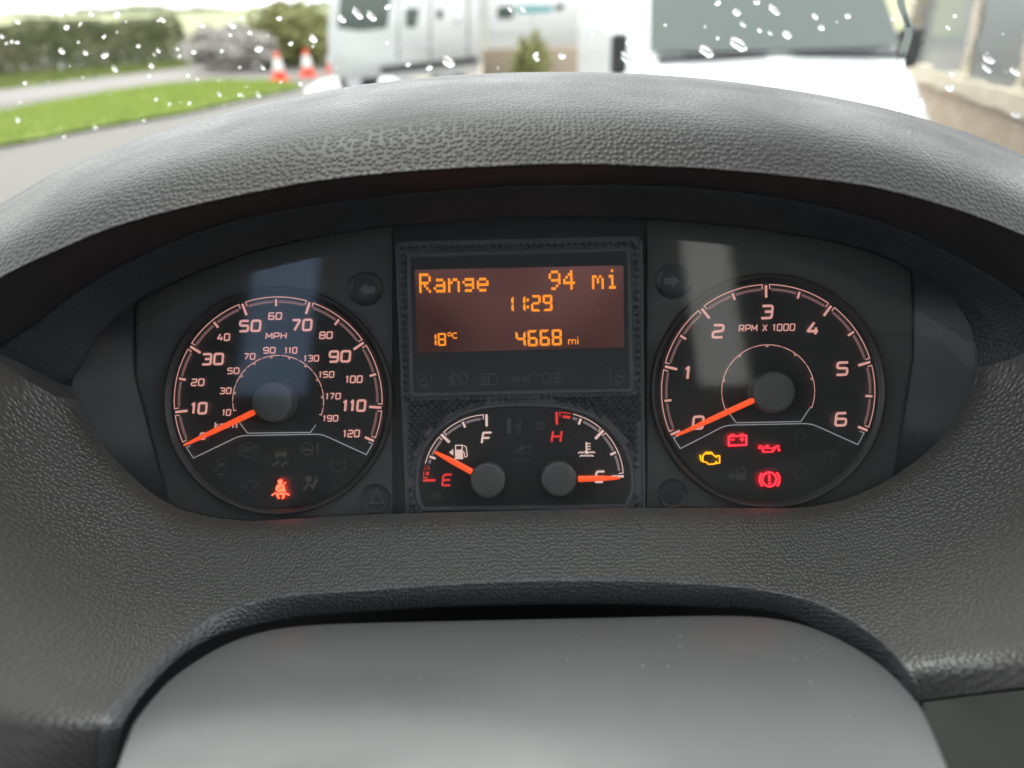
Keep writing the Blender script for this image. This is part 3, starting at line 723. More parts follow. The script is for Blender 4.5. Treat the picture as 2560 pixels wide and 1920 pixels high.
# raised bead frames
def bead(name, pts, wd, h, parent, closed=True, y=Y_CON):
    L, Rr = strip([P2(*q) for q in pts], wd * SC, closed); L2, R2 = strip([P2(*q) for q in pts], wd * SC * .45, closed)
    rows = [[Vector((q[0], y, q[1])) for q in L], [Vector((q[0], y - h, q[1])) for q in L2], [Vector((q[0], y - h, q[1])) for q in R2], [Vector((q[0], y, q[1])) for q in Rr]]
    return loft(name, rows, M['console'], parent, False, closed)
bm = bmesh.new(); bm.faces.new([bm.verts.new((x, Y_CON - .0002, z)) for x, z in [P2(*q) for q in WIN]]); dsp = bmobj('display', bm, M['window'], clu)
bead('display_frame', fillet(WIN, 10, True), 13, .0011, dsp)
bm = bmesh.new(); bm.faces.new([bm.verts.new((x, Y_CON - .0002, z)) for x, z in [P2(*q) for q in DWIN]]); gau = bmobj('small_gauges', bm, M['dial'], clu)
gau['label'] = 'arched panel with the fuel and temperature gauges'
bead('gauge_frame', DWIN, 13, .0011, gau)
bead('console_edge', [(993,618),(1020,1282)], 9, .0012, con, False); bead('console_edge', [(1601,604),(1608,1272)], 9, .0012, con, False)

# ---- LCD
YD = Y_CON - .0004
LCD = fillet([C2(193,322), C2(1935,285), C2(1940,968), C2(215,1015)], 6, True)
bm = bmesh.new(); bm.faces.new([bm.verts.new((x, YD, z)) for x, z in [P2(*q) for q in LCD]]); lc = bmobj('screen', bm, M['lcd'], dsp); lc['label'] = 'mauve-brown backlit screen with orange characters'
FONT = {'R': '11110 10001 10001 11110 10100 10010 10001', 'a': '00000 00000 01110 00001 01111 10001 01111', 'n': '00000 00000 10110 11001 10001 10001 10001',
 'g': '00000 00000 01111 10001 01111 00001 01110', 'e': '00000 00000 01110 10001 11111 10000 01110', '9': '01110 10001 10001 01111 00001 00010 01100',
 '4': '00010 00110 01010 10010 11111 00010 00010', 'm': '00000 00000 11010 10101 10101 10001 10001', 'i': '00100 00000 01100 00100 00100 00100 01110'}
o0 = np.array(q2((230, 353))[0]); cw, ch = 19.7 * k2, 23.2 * k2; pitch = 120 * k2
for n_, c in enumerate('Range   94 mi'.replace('   94', '    94')):
    if c == ' ': continue
    bm = bmesh.new()
    for r, line in enumerate(FONT[c].split()):
        run = 0
        for cc in range(6):
            on = cc < 5 and line[cc] == '1'
            if on:
                x0 = o0[0] + n_ * pitch + cc * cw; z0 = o0[1] - r * ch; e = .3 * k2
                bm.faces.new([bm.verts.new((x, YD - .0002, z)) for x, z in ((x0 + e, z0 - e), (x0 + cw - e, z0 - e), (x0 + cw - e, z0 - ch + e), (x0 + e, z0 - ch + e))])
    bmobj('character', bm, M['orange'], dsp)
SEG = {'0': 'abcdef', '1': 'bc', '2': 'abged', '4': 'fgbc', '6': 'afgedc', '8': 'abcdefg', '9': 'abcdfg'}
def seven(chh, tl, wd, h, st):
    """seven-segment digit; tl: crop coords of its top left corner"""
    o = np.array(q2(tl)[0]); W, H, S = wd * k2, h * k2, st * k2; e = .09 * S; bm = bmesh.new()
    def poly(pts): bm.faces.new([bm.verts.new((o[0] + x, YD - .0002, o[1] - y)) for x, y in pts])
    hz_ = lambda y0, s: [(S*.15 + e, y0), (W - S*.15 - e, y0), (W - S - e*.5, y0 + s*S), (S + e*.5, y0 + s*S)]
    def vt(x0, y0, y1, s, up): 
        if up: return [(x0, y0 + S*.15 + e), (x0 + s*S, y0 + S + e*.5), (x0 + s*S, y1 - S*.5 - e), (x0 + s*S*.5, y1 - e), (x0, y1 - S*.3 - e)]
        return [(x0, y0 + S*.3 + e), (x0 + s*S*.5, y0 + e), (x0 + s*S, y0 + S*.5 + e), (x0 + s*S, y1 - S - e*.5), (x0, y1 - S*.15 - e)]
    D = {'a': hz_(0, 1), 'd': hz_(H, -1), 'g': [(S*.45 + e, H/2), (S + e, H/2 - S/2), (W - S - e, H/2 - S/2), (W - S*.45 - e, H/2), (W - S - e, H/2 + S/2), (S + e, H/2 + S/2)],
         'f': vt(0, 0, H/2, 1, True), 'b': vt(W, 0, H/2, -1, True), 'e': vt(0, H/2, H, 1, False), 'c': vt(W, H/2, H, -1, False)}
    for s in SEG[chh]: poly(D[s])
    bmobj('digit', bm, M['orange'], dsp)
for c, x, y in (('1',936,541),('1',1034,538),('2',1162,534),('9',1259,531)): seven(c, (x, y), 82, 136, 20)
i = Ink(YD - .0002); i.stroke(q2((1136,562),(1136,586)), 20*k2); i.stroke(q2((1137,620),(1137,644)), 20*k2); i.make('colon', M['orange'], dsp)
for c, x, y in (('1',306,853),('8',386,850)): seven(c, (x, y), 69, 106, 15)
for c, x, y in (('4',1034,832),('6',1134,826),('6',1234,822),('8',1335,819)): seven(c, (x, y), 84, 134, 20)
i = Ink(YD - .0002); i.ring(q2((485,860))[0], 14*k2, 8*k2); i.make('degree_sign', M['orange'], dsp)
i = Ink(YD - .0002); i.arc(q2((532,870))[0], 22*k2, 45, 315, 9*k2); i.make('letter', M['orange'], dsp)
i = Ink(YD - .0002)
x0, y0 = 1478, 944
i.stroke(q2((x0,y0),(x0-1,902)), 8*k2); i.stroke(q2((x0,915),(x0+14,903),(x0+28,906),(x0+29,y0-1)), 8*k2, False, 9*k2); i.stroke(q2((x0+29,915),(x0+43,902),(x0+56,905),(x0+57,y0-2)), 8*k2, False, 9*k2); i.make('letter', M['orange'], dsp)
i = Ink(YD - .0002); i.stroke(q2((1554,942),(1553,900)), 9*k2); i.stroke(q2((1553,890),(1553,881)), 9*k2); i.make('letter', M['orange'], dsp)
# unlit symbols under the screen
YG = Y_CON - .0004
g = lambda x, y: q2((x, y))[0]; K = k2
def gd(fn): i = Ink(YG); fn(i); i.make('symbol', M['ghostwin'], dsp)
def f(i):
    i.arc(g(585,1228), 48*K, -90, 90, 7*K); i.stroke(q2((582,1180),(566,1205),(566,1252),(586,1276)), 7*K)
    for dy in (0, 32, 64): i.stroke(q2((480,1222+dy),(545,1190+dy)), 7*K)
    i.stroke(q2((512,1172),(500,1225),(520,1285)), 7*K)
gd(f)
def f(i):
    i.arc(g(840,1233), 48*K, -90, 90, 7*K); i.stroke(q2((840,1185),(812,1188),(806,1232),(812,1278),(840,1281)), 7*K)
    for dy in (0, 22, 44, 66, 84): i.stroke(q2((742,1194+dy),(796,1193+dy)), 7*K)
gd(f)
def f(i):
    for s, cx in ((1, 1050), (-1, 1106)):
        i.ring(g(cx, 1228), 16*K, 7*K)
        for dy in (-30, 0, 30): i.stroke(q2((cx - s*26, 1228 + dy*.4), (cx - s*52, 1228 + dy*1.2)), 7*K)
gd(f)
def f(i):
    i.arc(g(1308,1225), 48*K, 90, 270, 7*K); i.stroke(q2((1306,1176),(1328,1200),(1328,1250),(1308,1273)), 7*K)
    for dy in (0, 30, 60): i.stroke(q2((1350,1192+dy),(1420,1188+dy)), 7*K)
    i.stroke(q2((1385,1165),(1388,1282)), 7*K)
gd(f)
for s, cx, lx in ((1, 262, 335), (-1, 1902, 1825)):
    def f(i):
        a = -s * .42; rot = lambda x, y: (cx + x*math.cos(a) - y*math.sin(a), 1250 + (0 if s > 0 else -25) + x*math.sin(a) + y*math.cos(a))
        i.stroke(q2(*[rot(x, y) for x, y in ((-28,-58),(28,-58),(28,58),(-28,58))]), 6*K, True, 12*K)
        i.fill(q2(*[rot(x, y) for x, y in ((-16,-25),(16,-25),(13,-8),(-13,-8))])); i.fill(q2(*[rot(x, y) for x, y in ((-14,28),(14,28),(16,42),(-16,42))]))
        for t in range(5): i.stroke(q2((lx, 1170 + t*32 - (0 if s > 0 else 28)), (lx, 1188 + t*32 - (0 if s > 0 else 28))), 8*K)
    gd(f)

# ---- fuel and temperature gauges
YS = Y_CON - .0005
def small_scale(cpx, ro, a_cold, a_hot, red_from, cold_m, parent, ticks, redend):
    p = P(*cpx); c = (p.x, p.z); pol = lambda r, a: (c[0] + r*math.cos(R(a)), c[1] + r*math.sin(R(a)))
    return c, pol
def ink3(): return Ink(YS)
cF = P2(*C3(804,792)); rF = 539 * k3; polF = lambda r, a: (cF[0] + r*rF*math.cos(R(a)), cF[1] + r*rF*math.sin(R(a)))
cT = P2(*C3(1389,781)); rT = 547 * k3; polT = lambda r, a: (cT[0] + r*rT*math.cos(R(a)), cT[1] + r*rT*math.sin(R(a)))
def tick3(pol, a, r0, r1, wd, m): i = ink3(); i.stroke([pol(r0, a), pol(r1, a)], wd * k3); i.make('tick', M[m], gau)
def arc3(pol, r, a0, a1, wd, m, hook0=0, hook1=0):
    i = ink3(); n = 12; pts = [pol(r, a0 + (a1-a0)*j/n) for j in range(n+1)]
    if hook0: pts = [pol(r - .07, a0 + hook0)] + pts
    if hook1: pts = pts + [pol(r - .07, a1 + hook1)]
    i.stroke(pts, wd * k3); i.make('scale_arc', M[m], gau)
tick3(polF, 180, 1.0, .81, 21, 'redprint'); tick3(polF, 157.5, .965, .87, 19, 'pale'); tick3(polF, 135, 1.0, .82, 22, 'pale'); tick3(polF, 112.5, .965, .87, 19, 'pale'); tick3(polF, 90, 1.0, .815, 20, 'pale')
arc3(polF, .995, 177.3, 171.8, 8, 'redprint', .4, 0); arc3(polF, .985, 170.2, 168.9, 8, 'redprint'); arc3(polF, .985, 167.8, 166.9, 8, 'redprint')
arc3(polF, .935, 175.2, 171.8, 20, 'redprint'); arc3(polF, .935, 169.2, 168.4, 20, 'redprint'); arc3(polF, .935, 167.3, 166.8, 20, 'redprint')
arc3(polF, .995, 164.8, 138.0, 7, 'pale', 0, .3); arc3(polF, .995, 132.0, 92.8, 7, 'pale', -.3, .3)
arc3(polF, .935, 163.8, 160.0, 20, 'greyband'); arc3(polF, .935, 155.0, 139.5, 20, 'greyband'); arc3(polF, .935, 130.5, 115, 20, 'greyband'); arc3(polF, .935, 110, 95.5, 20, 'greyband')
tick3(polT, 90, 1.0, .81, 21, 'redprint'); tick3(polT, 67.5, .965, .87, 19, 'pale'); tick3(polT, 45, 1.0, .82, 22, 'pale'); tick3(polT, 22.5, .965, .87, 19, 'pale'); tick3(polT, 0, 1.0, .815, 20, 'pale')
arc3(polT, .995, 87.2, 77.5, 8, 'redprint', -.3, 0); arc3(polT, .935, 84.5, 77.0, 21, 'redprint')
arc3(polT, .995, 75.5, 48, 7, 'pale', 0, -.3); arc3(polT, .995, 42, 3, 7, 'pale', .3, -.3)
arc3(polT, .935, 75.0, 70.5, 20, 'greyband'); arc3(polT, .935, 64.5, 49.5, 20, 'greyband'); arc3(polT, .935, 40.5, 25.3, 20, 'greyband'); arc3(polT, .935, 19.8, 5, 20, 'greyband')
for s, x, y, wd, h, m in (('E',463,800,102,106,'redprint'),('F',794,449,104,104,'pale'),('H',1378,437,108,106,'redprint'),('C',1737,773,100,104,'pale')):
    i = ink3(); text(i, s, q3((x, y))[0], wd*k3, h*k3, 17*k3, .17, .12 if s in 'FH' else .24); i.make('letter', M[m], gau)
g = lambda x, y: q3((x, y))[0]; K = k3
def f(i):   # fuel pump
    i.fill(q3((481,570),(516,540),(516,596))); i.fill(q3((530,548),(594,546),(598,618),(532,620))); i.stroke(q3((536,556),(535,512),(590,510),(590,552)), 9*K); i.stroke(q3((526,623),(600,621)), 9*K)
    i.stroke(q3((596,512),(625,522),(628,560),(634,604),(612,610),(606,570),(596,560)), 8*K, False, 12*K)
i = ink3(); f(i); i.make('fuel_symbol', M['pale'], gau)
def f(i):   # coolant temperature
    i.stroke(q3((1626,484),(1627,565)), 14*K); i.disc(g(1627,568), 15*K)
    for yy in (497, 520, 543): i.stroke(q3((1630,yy),(1660,yy-1)), 8*K)
    for yy, xa, xb in ((570,1557,1612),(568,1642,1698),(597,1570,1686)):
        n = int((xb-xa)/14)+1; i.stroke([g(xa + (xb-xa)*j/(n*3), yy + 6*math.sin(j/3*math.pi)) for j in range(n*3+1)], 8*K)
i = ink3(); f(i); i.make('coolant_symbol', M['pale'], gau)
for x, y in ((1243,350),(378,936)):
    i = ink3(); i.disc(g(x, y), 42*K, 28); i.make('lamp_dot', mat('lamp_dot_off', (.055, .055, .055), .5, .3), gau)
def f(i):
    i.stroke(q3((980,284),(981,412)), 34*K)
    for yy in (320, 360, 385): i.arc(g(1050,yy), 26*K, -120, 120, 8*K)
ghost(gau, f); gau.children[-1].location.y = Y_CON - .0002
def f(i):
    i.stroke(q3((1030,565),(1115,582)), 10*K); i.fill(q3((1065,550),(1085,505),(1105,540),(1085,556))); i.stroke(q3((1030,550),(1060,545),(1120,525)), 9*K); i.arc(g(1145,548), 24*K, -140, 140, 8*K)
    i.stroke([g(1012 + j*8, 632 + 6*math.sin(j*.9)) for j in range(20)], 7*K)
ghost(gau, f); gau.children[-1].location.y = Y_CON - .0002
hub(C3(803,811), 44, -.010, gau); hub(C3(1402,799), 44, -.010, gau)
needle(C3(352,567), C3(670,738), 15.5, 6.5, -.0075, gau); needle(C3(1912,789), C3(1560,797), 15.5, 7, -.0075, gau)

# ---- round lamps in the mask
def round_lamp(name, cpx, r, icon):
    p = P(*cpx); c = (p.x, p.z); r *= SC
    o = lathe(name, c, [(r * 1.03, .0022), (r * 1.02, .0012), (r * .99, .0008), (r * .96, .0012), (r * .93, .0016), (r * .6, .0014), (.00001, .0013)], M['lampoff'], clu, 48)
    if icon:
        i = Ink(.0011); icon(i); i.make('symbol', M['arrowoff'], o)
    return o
def arrow(cx, cy, s):
    def f(i): i.fill([P2(cx + s*x, cy + y) for x, y in ((-20,0),(0,-17),(0,-8),(20,-8),(20,8),(0,8),(0,17))])
    return f
round_lamp('turn_signal_lamp', C1(1428,110), 43, arrow(*C1(1436,117), 1))
round_lamp('turn_signal_lamp', C4(213,157), 44, arrow(*C4(205,157), -1))
def f(i): i.stroke([P2(*C1(x, y)) for x, y in ((1500,1462),(1452,1548),(1548,1546))], 3*SC, True)
round_lamp('hazard_lamp', C1(1495,1517), 37, f)
round_lamp('blank_lamp', C4(208,1495), 37, None)

# ================================================================== CAB AROUND THE CAMERA (unseen; openings and high roof shaped for light and lens reflections)
def noise_col(name, c1, c2, scale, rough=.8, bump=0, spec=.3, detail=5):
    m = mat(name, c1, rough, spec); ns, L, b = nodes(m); co = objco(m)
    n = N(m, 'ShaderNodeTexNoise'); n.inputs['Scale'].default_value = scale; n.inputs['Detail'].default_value = detail; L.new(co, n.inputs['Vector'])
    r = N(m, 'ShaderNodeMapRange'); r.inputs['From Min'].default_value = .35; r.inputs['From Max'].default_value = .65; L.new(n.outputs[0], r.inputs['Value'])
    x = N(m, 'ShaderNodeMix', data_type='RGBA'); x.inputs['A'].default_value = (*c1, 1); x.inputs['B'].default_value = (*c2, 1)
    L.new(r.outputs[0], x.inputs['Factor']); L.new(x.outputs['Result'], b.inputs['Base Color'])
    if bump:
        bp = N(m, 'ShaderNodeBump'); bp.inputs['Strength'].default_value = bump; bp.inputs['Distance'].default_value = .02; L.new(n.outputs[0], bp.inputs['Height']); L.new(bp.outputs[0], b.inputs['Normal'])
    return m
M['liner'] = noise_col('headliner', (.56, .56, .55), (.62, .62, .61), 30, .9)
M['rearwall'] = noise_col('cabin_panel', (.50, .50, .50), (.56, .56, .55), 10, .8)  # unseen panels kept pale to bounce fill onto the cluster
M['tintl'] = pane('reflection_pane_left', 1.2, 0, (.55, .66, .80)); M['tintr'] = pane('reflection_pane_right', 1.2, 0, (.92, .92, .88))
M['cabtrim'] = noise_col('cab_trim', (.05, .05, .052), (.07, .07, .07), 20, .7)
H = CAM_H
cab = bpy.data.objects.new('cab', None); COL.objects.link(cab); cab['kind'] = 'structure'; cab['label'] = 'unseen van cab around the driver, shaped for the dial cover reflections'
def cbox(name, x0, x1, y0, y1, z0, z1, m):
    bm = bmesh.new(); box(bm, x0, x1, y0, y1, H + z0, H + z1); return bmobj(name, bm, M[m], cab)
XL, XR = -1.35, .95
cbox('roof', XL, XR, -.45, -.18, .90, .94, 'liner'); cbox('roof', XL, XR, -1.75, -.45, 2.32, 2.36, 'liner'); cbox('roof_step', XL, XR, -.45, -.41, .94, 2.32, 'liner')  # raised rear roof and step shaped to clear the lens reflections
cbox('floor', XL, XR, -1.75, 1.3, -1.25, -1.2, 'cabtrim')
for sx in (XL, XR):
    a, b = sx - .03, sx + .03
    cbox('door', a, b, -1.75, 1.3, -1.2, -.40, 'cabtrim'); cbox('pillar', a, b, -1.75, -1.05 if sx < 0 else -.46, -.40, 2.32, 'rearwall'); cbox('door_header', a, b, -1.05, -.18, .70, .94, 'cabtrim'); cbox('upper_side', a, b, -1.05 if sx < 0 else -.46, -.45, .94, 2.32, 'rearwall')  # side openings sized for fill; right pillar hides a lens reflection
RW = [(-.93, -.68), (.62, .80)]      # two slit openings added to the rear wall, mirrored as strips in the lens
ZW = (.78, 2.26)
xs_ = [XL] + [v for p_ in RW for v in p_] + [XR]
for a, b in zip(xs_[::2], xs_[1::2]): cbox('rear_wall', a, b, -1.75, -1.70, -1.2, 2.32, 'rearwall')
for a, b in RW: cbox('rear_wall', a, b, -1.75, -1.70, -1.2, ZW[0], 'rearwall'); cbox('rear_wall', a, b, -1.75, -1.70, ZW[1], 2.32, 'rearwall')
for (a, b), m_ in zip(RW, ('tintl', 'tintr')): cbox('reflection_window', a + .001, b - .001, -1.729, -1.725, ZW[0] + .001, ZW[1] - .001, m_)  # added panes; their tints set how bright each reflected strip looks
cbox('seat_back', -.27, .27, -.72, -.55, -.9, .05, 'cabtrim'); cbox('headrest', -.14, .14, -.70, -.60, .07, .27, 'cabtrim')
cbox('bulkhead', XL, XR, 1.12, 1.2, -1.2, -.45, 'cabtrim')
bm = bmesh.new(); box(bm, XL, XR, .60, 1.12, H - .48, H - .43); dt = bmobj('dash_top', bm, M['cabtrim'], cab)

# ================================================================== WINDSCREEN WITH RAIN
W0, W1 = Vector((0, 1.10, H - .45)), Vector((0, -.18, H + .92))
wdir = (W1 - W0).normalized(); wn = Vector((0, -wdir.z, wdir.y)); wn = wn if wn.y > 0 else -wn     # outward normal
M['screen'] = pane('windscreen_glass', 1.35, 0, (.71, .745, .725))
ws = bpy.data.objects.new('windscreen', None); COL.objects.link(ws); ws.location = W0; tag(ws, 'rain-spotted windscreen glass behind the instrument hood', 'windscreen')
ws['base'] = tuple(W0)
bm = bmesh.new(); c8 = []
for x in (XL, XR):
    for p_ in (W0, W1): c8.append(bm.verts.new((x, p_.y, p_.z)))
bm.faces.new((c8[0], c8[1], c8[3], c8[2])); bmobj('pane', bm, M['screen'], ws)
M['water'] = glass('rain_water', 1.333)
def on_screen(px, py):
    d = ray(px, py); o = Vector((0, 0, H)); t = (W0 - o).dot(wn) / d.dot(wn); return o + d * t
WB = Matrix((Vector((1, 0, 0)), wdir, wn)).transposed()      # local x, up the glass, outward
def drop_mesh(k, elong, skew, flat):
    rows = []; nr, ns = 5, 14; vs = []; fs = []
    rnd = random.Random(k); wob = [1 + rnd.uniform(-.12, .12) for _ in range(ns)]
    for i in range(nr):
        ph = math.pi / 2 * i / nr
        for j in range(ns):
            a = 2 * math.pi * j / ns; r = math.cos(ph) * wob[j]
            x, y = r * math.cos(a), r * math.sin(a) * elong
            if y > 0: x *= 1 - .45 * (y / elong)
            vs.append((x + skew * y, y - .15 * math.sin(ph), flat * math.sin(ph)))
    vs.append((0, -.15, flat)); top = len(vs) - 1
    for i in range(nr - 1):
        for j in range(ns): fs.append((i*ns + j, i*ns + (j+1) % ns, (i+1)*ns + (j+1) % ns, (i+1)*ns + j))
    for j in range(ns): fs.append(((nr-1)*ns + j, (nr-1)*ns + (j+1) % ns, top))
    fs.append(tuple(reversed(range(ns))))
    me = bpy.data.meshes.new('raindrop'); me.from_pydata(vs, [], fs); me.materials.append(M['water'])
    for p_ in me.polygons: p_.use_smooth = len(p_.vertices) < 10
    return me
DMS = [drop_mesh(k, e, s, fl) for k, (e, s, fl) in enumerate(((1.1, -.2, .34), (1.35, -.45, .30), (.9, .1, .38), (1.6, -.5, .28), (1.05, .3, .32)))]
def add_drop(p_, size, k=None):
    size *= .82
    o = bpy.data.objects.new('raindrop', DMS[random.randrange(5) if k is None else k]); COL.objects.link(o); o.parent = ws
    o.location = p_ + wn * .0006 - W0; o.rotation_euler = (WB @ Matrix.Rotation(random.uniform(-.35, .35), 3, 'Z')).to_euler(); o.scale = (size,) * 3
B1 = lambda x, y: (x * .3888, y * .3888); B2 = lambda x, y: (760 + x * .4069, y * .4069); B3 = lambda x, y: (1560 + x * .4521, y * .4521)
PX = .72 / FPX * 1.0
for x, y, s in ((395,100,18),(585,90,24),(750,95,34),(425,178,26),(518,155,15),(1043,128,26),(1295,158,28),(1490,160,38),(1555,115,16),(1795,120,26),(1605,212,22),(670,238,22),(752,208,10),(502,272,13),(888,298,20),(395,330,30),(548,342,25),(675,358,36),(1140,316,16),(1155,363,15),(1245,337,24),(1425,330,18),(1665,315,42),(1870,282,24),(2010,250,24),(735,443,28),(972,425,28),(1690,437,22),(1540,435,16),(960,490,18),(1208,488,18),(1268,508,13),(1408,605,22),(1540,610,20),(1660,610,24),(1003,640,20),(1218,665,20),(1090,670,16),(1160,660,10),(925,778,16),(1930,540,24),(1805,530,14),(610,820,22),(410,880,20),(110,140,22),(75,270,20),(110,275,20),(10,235,18),(160,535,20),(125,662,12),(1480,228,16)):
    add_drop(on_screen(*B1(x, y)), s * .3888 * .5 * PX * 1.25)
for x, y, s in ((232,118,38),(326,82,46),(412,100,42),(515,45,34),(55,240,40),(640,398,26),(770,418,34),(885,380,60),(1265,62,20),(1345,60,24),(1425,355,34),(1587,345,40),(1995,265,44),(1985,362,60),(1770,212,16),(945,95,24)):
    add_drop(on_screen(*B2(x, y)), s * .4069 * .5 * PX * 1.2)
for x, y, s in ((520,18,28),(622,70,36),(735,14,30),(828,55,40),(657,137,22),(750,170,22),(808,186,18),(900,193,44),(1055,92,30),(1092,155,34),(1237,90,26),(518,212,18),(632,245,70),(455,285,60),(1467,528,20),(1790,155,18),(2015,330,40),(2005,380,36),(1810,412,34),(1800,485,42),(1625,555,50),(2160,395,44),(2165,635,36),(1830,90,20)):
    add_drop(on_screen(*B3(x, y)), s * .4521 * .5 * PX * 1.2)
for _ in range(50):
    px, py = random.uniform(0, 860) if random.random() < .6 else random.uniform(860, 2560), random.uniform(0, 330); add_drop(on_screen(px, py), random.choice((3, 4, 4, 5, 6)) * PX * .6)
for _ in range(40):
    px, py = random.uniform(-500, 3000), random.uniform(-700, 420); add_drop(on_screen(px, py), random.choice((4, 5, 6, 7, 9)) * PX * .8)
# smeared water where the wiper stops, right-hand side
rs_ = random.Random(5); vs = []; fs = []; nx, ny = 70, 80
from mathutils import noise as mnoise
for j in range(ny + 1):
    for i_ in range(nx + 1):
        px = 2252 + (i_ / nx) * 520 + 10 * math.sin(j * .3); py = -120 + (j / ny) * 620
        p_ = on_screen(px, py); q_ = Vector((p_.x * 120, (p_ - W0).dot(wdir) * 120, 0))
        h_ = .0006 + .00005 * mnoise.noise(q_ * .4) + .00002 * mnoise.noise(q_ * 1.3) + .000018 * mnoise.noise(q_ * 3.1) + (.0006 if i_ < 2 else 0)
        vs.append(p_ + wn * (.0012 + h_))
n1 = len(vs)
for j in range(ny + 1):
    for i_ in range(nx + 1):
        px = 2252 + (i_ / nx) * 520 + 10 * math.sin(j * .3); py = -120 + (j / ny) * 620; vs.append(on_screen(px, py) + wn * .0009)
for j in range(ny):
    for i_ in range(nx):
        a = j*(nx+1) + i_; fs.append((a, a+1, a+nx+2, a+nx+1)); fs.append((n1+a, n1+a+nx+1, n1+a+nx+2, n1+a+1))
o = mesh('water_film', vs, fs, M['water'], ws, True); o['kind'] = 'stuff'

# ================================================================== OUTSIDE
M['asphalt'] = noise_col('asphalt', (.11, .10, .092), (.14, .13, .12), 9, .75, .2)
M['roadlight'] = noise_col('worn_road', (.15, .135, .125), (.19, .17, .16), 5, .7, .15)
M['concrete'] = noise_col('wet_concrete', (.42, .42, .41), (.5, .5, .49), 4, .35, .1, .5)
M['gravel'] = noise_col('brown_gravel', (.26, .225, .185), (.34, .30, .25), 14, .9, .5)
M['grass'] = noise_col('grass', (.24, .31, .07), (.31, .37, .10), 3, .8, .4)
M['grassfar'] = noise_col('dry_grass', (.12, .17, .04), (.20, .21, .07), 2, .8, .3)
M['field'] = noise_col('field', (.22, .24, .12), (.30, .29, .17), .05, .9)
M['hedge'] = noise_col('hedge_leaf', (.10, .115, .05), (.16, .155, .08), 1.5, .6)
M['bush'] = noise_col('bush_leaf', (.17, .18, .06), (.25, .24, .10), 2, .6)
M['fartree'] = noise_col('far_leaf', (.24, .26, .17), (.32, .32, .22), .1, .9)  # leaf colour lightened to carry the distance haze
M['bark'] = noise_col('bark', (.05, .04, .03), (.09, .07, .05), 20, .9)
M['vanwhite'] = mat('white_paint', (.58, .585, .59), .25, .5)
M['vanglass'] = mat('tinted_glass', (.075, .092, .084), .05, .6)
M['tyre'] = mat('tyre_rubber', (.02, .02, .02), .8, .3)
M['trimblack'] = mat('black_trim', (.025, .025, .027), .5, .4)
M['chrome'] = mat('lamp_glass', (.5, .5, .52), .15, .6, .3)
M['redlamp'] = mat('red_lamp_plastic', (.35, .02, .02), .2, .5)
M['teal'] = mat('teal_decal', (.12, .32, .34), .4, .4)
M['conered'] = mat('cone_orange', (.75, .07, .03), .5, .4)
M['conewhite'] = mat('cone_sleeve', (.75, .75, .72), .5, .4)
M['wallgrey'] = noise_col('garden_wall', (.19, .175, .17), (.24, .225, .21), 3, .9, .3)
M['brick'] = noise_col('pale_brick', (.40, .32, .25), (.50, .41, .33), 6, .9, .3)
M['stone'] = noise_col('cream_paint', (.52, .46, .37), (.60, .54, .44), 4, .7, .1)
M['porchglass'] = mat('porch_glass', (.20, .215, .22), .05, .6)  # pale base colour puts the reflected sky into the glass

def sheet(name, pts, z, m, kind='structure'):
    bm = bmesh.new(); f_ = bm.faces.new([bm.verts.new((p_[0], p_[1], z)) for p_ in pts])
    if f_.normal.z < 0: f_.normal_flip()
    o = bmobj(name, bm, M[m], None, fix=False); o['kind'] = kind; return o
sheet('ground', [(-1500, -300), (1500, -300), (1500, 1500), (-1500, 1500)], 0, 'asphalt')
gp = lambda x, y: Gp(*B1(x, y))
# far field beyond the road, rising gently
vs = []; fs = []; nx, ny = 30, 10
for j in range(ny + 1):
    for i_ in range(nx + 1):
        x = -220 + 400 * i_ / nx; y = 45 + 300 * (j / ny) ** 1.5; vs.append((x, y, .03 + 3.4 * (j / ny) ** 1.3 + .3 * math.sin(x * .03 + j)))
for j in range(ny):
    for i_ in range(nx): a = j*(nx+1)+i_; fs.append((a, a+1, a+nx+2, a+nx+1))
o = mesh('field', vs, fs, M['field'], None, True); o['kind'] = 'structure'; o['label'] = 'pale field beyond the hedge'
rd = [gp(-900, 745), gp(0, 590), gp(1000, 465), gp(1700, 385), gp(2300, 320), gp(2300, 400), gp(1700, 450), gp(1000, 540), gp(0, 665), gp(-900, 830)]
sheet('road', [(p_.x, p_.y) for p_ in rd], .004, 'roadlight')
fv = [gp(-900, 640), gp(0, 485), gp(1200, 390), gp(1700, 330), gp(1700, 375), gp(1000, 455), gp(0, 578), gp(-900, 735)]
def grass_strip(name, poly, zt, nblade, hb, m, label):
    xs2 = [p_.x for p_ in poly]; ys2 = [p_.y for p_ in poly]; pl = [(p_.x, p_.y) for p_ in poly]
    vs = []; fs = []; rn = random.Random(3); k = 0
    base = [(x, y, zt) for x, y in pl]; vs += base; fs.append(tuple(range(len(base))))
    while k < nblade:
        x, y = rn.uniform(min(xs2), max(xs2)), rn.uniform(min(ys2), max(ys2))
        if not inside(pl, x, y): continue
        k += 1; a = rn.uniform(0, math.pi); wd = rn.uniform(.012, .03); h_ = hb * rn.uniform(.5, 1.3); dx, dy = math.cos(a)*wd, math.sin(a)*wd; lx, ly = rn.uniform(-.03, .03), rn.uniform(-.03, .03)
        n0 = len(vs); vs += [(x-dx, y-dy, zt), (x+dx, y+dy, zt), (x+lx, y+ly, zt+h_)]; fs.append((n0, n0+1, n0+2))
    o = mesh(name, vs, fs, M[m]); o['kind'] = 'stuff'; o['label'] = label; return o
grass_strip('grass_verge', fv, .008, 7000, .16, 'grassfar', 'rough grass strip at the foot of the hedge')
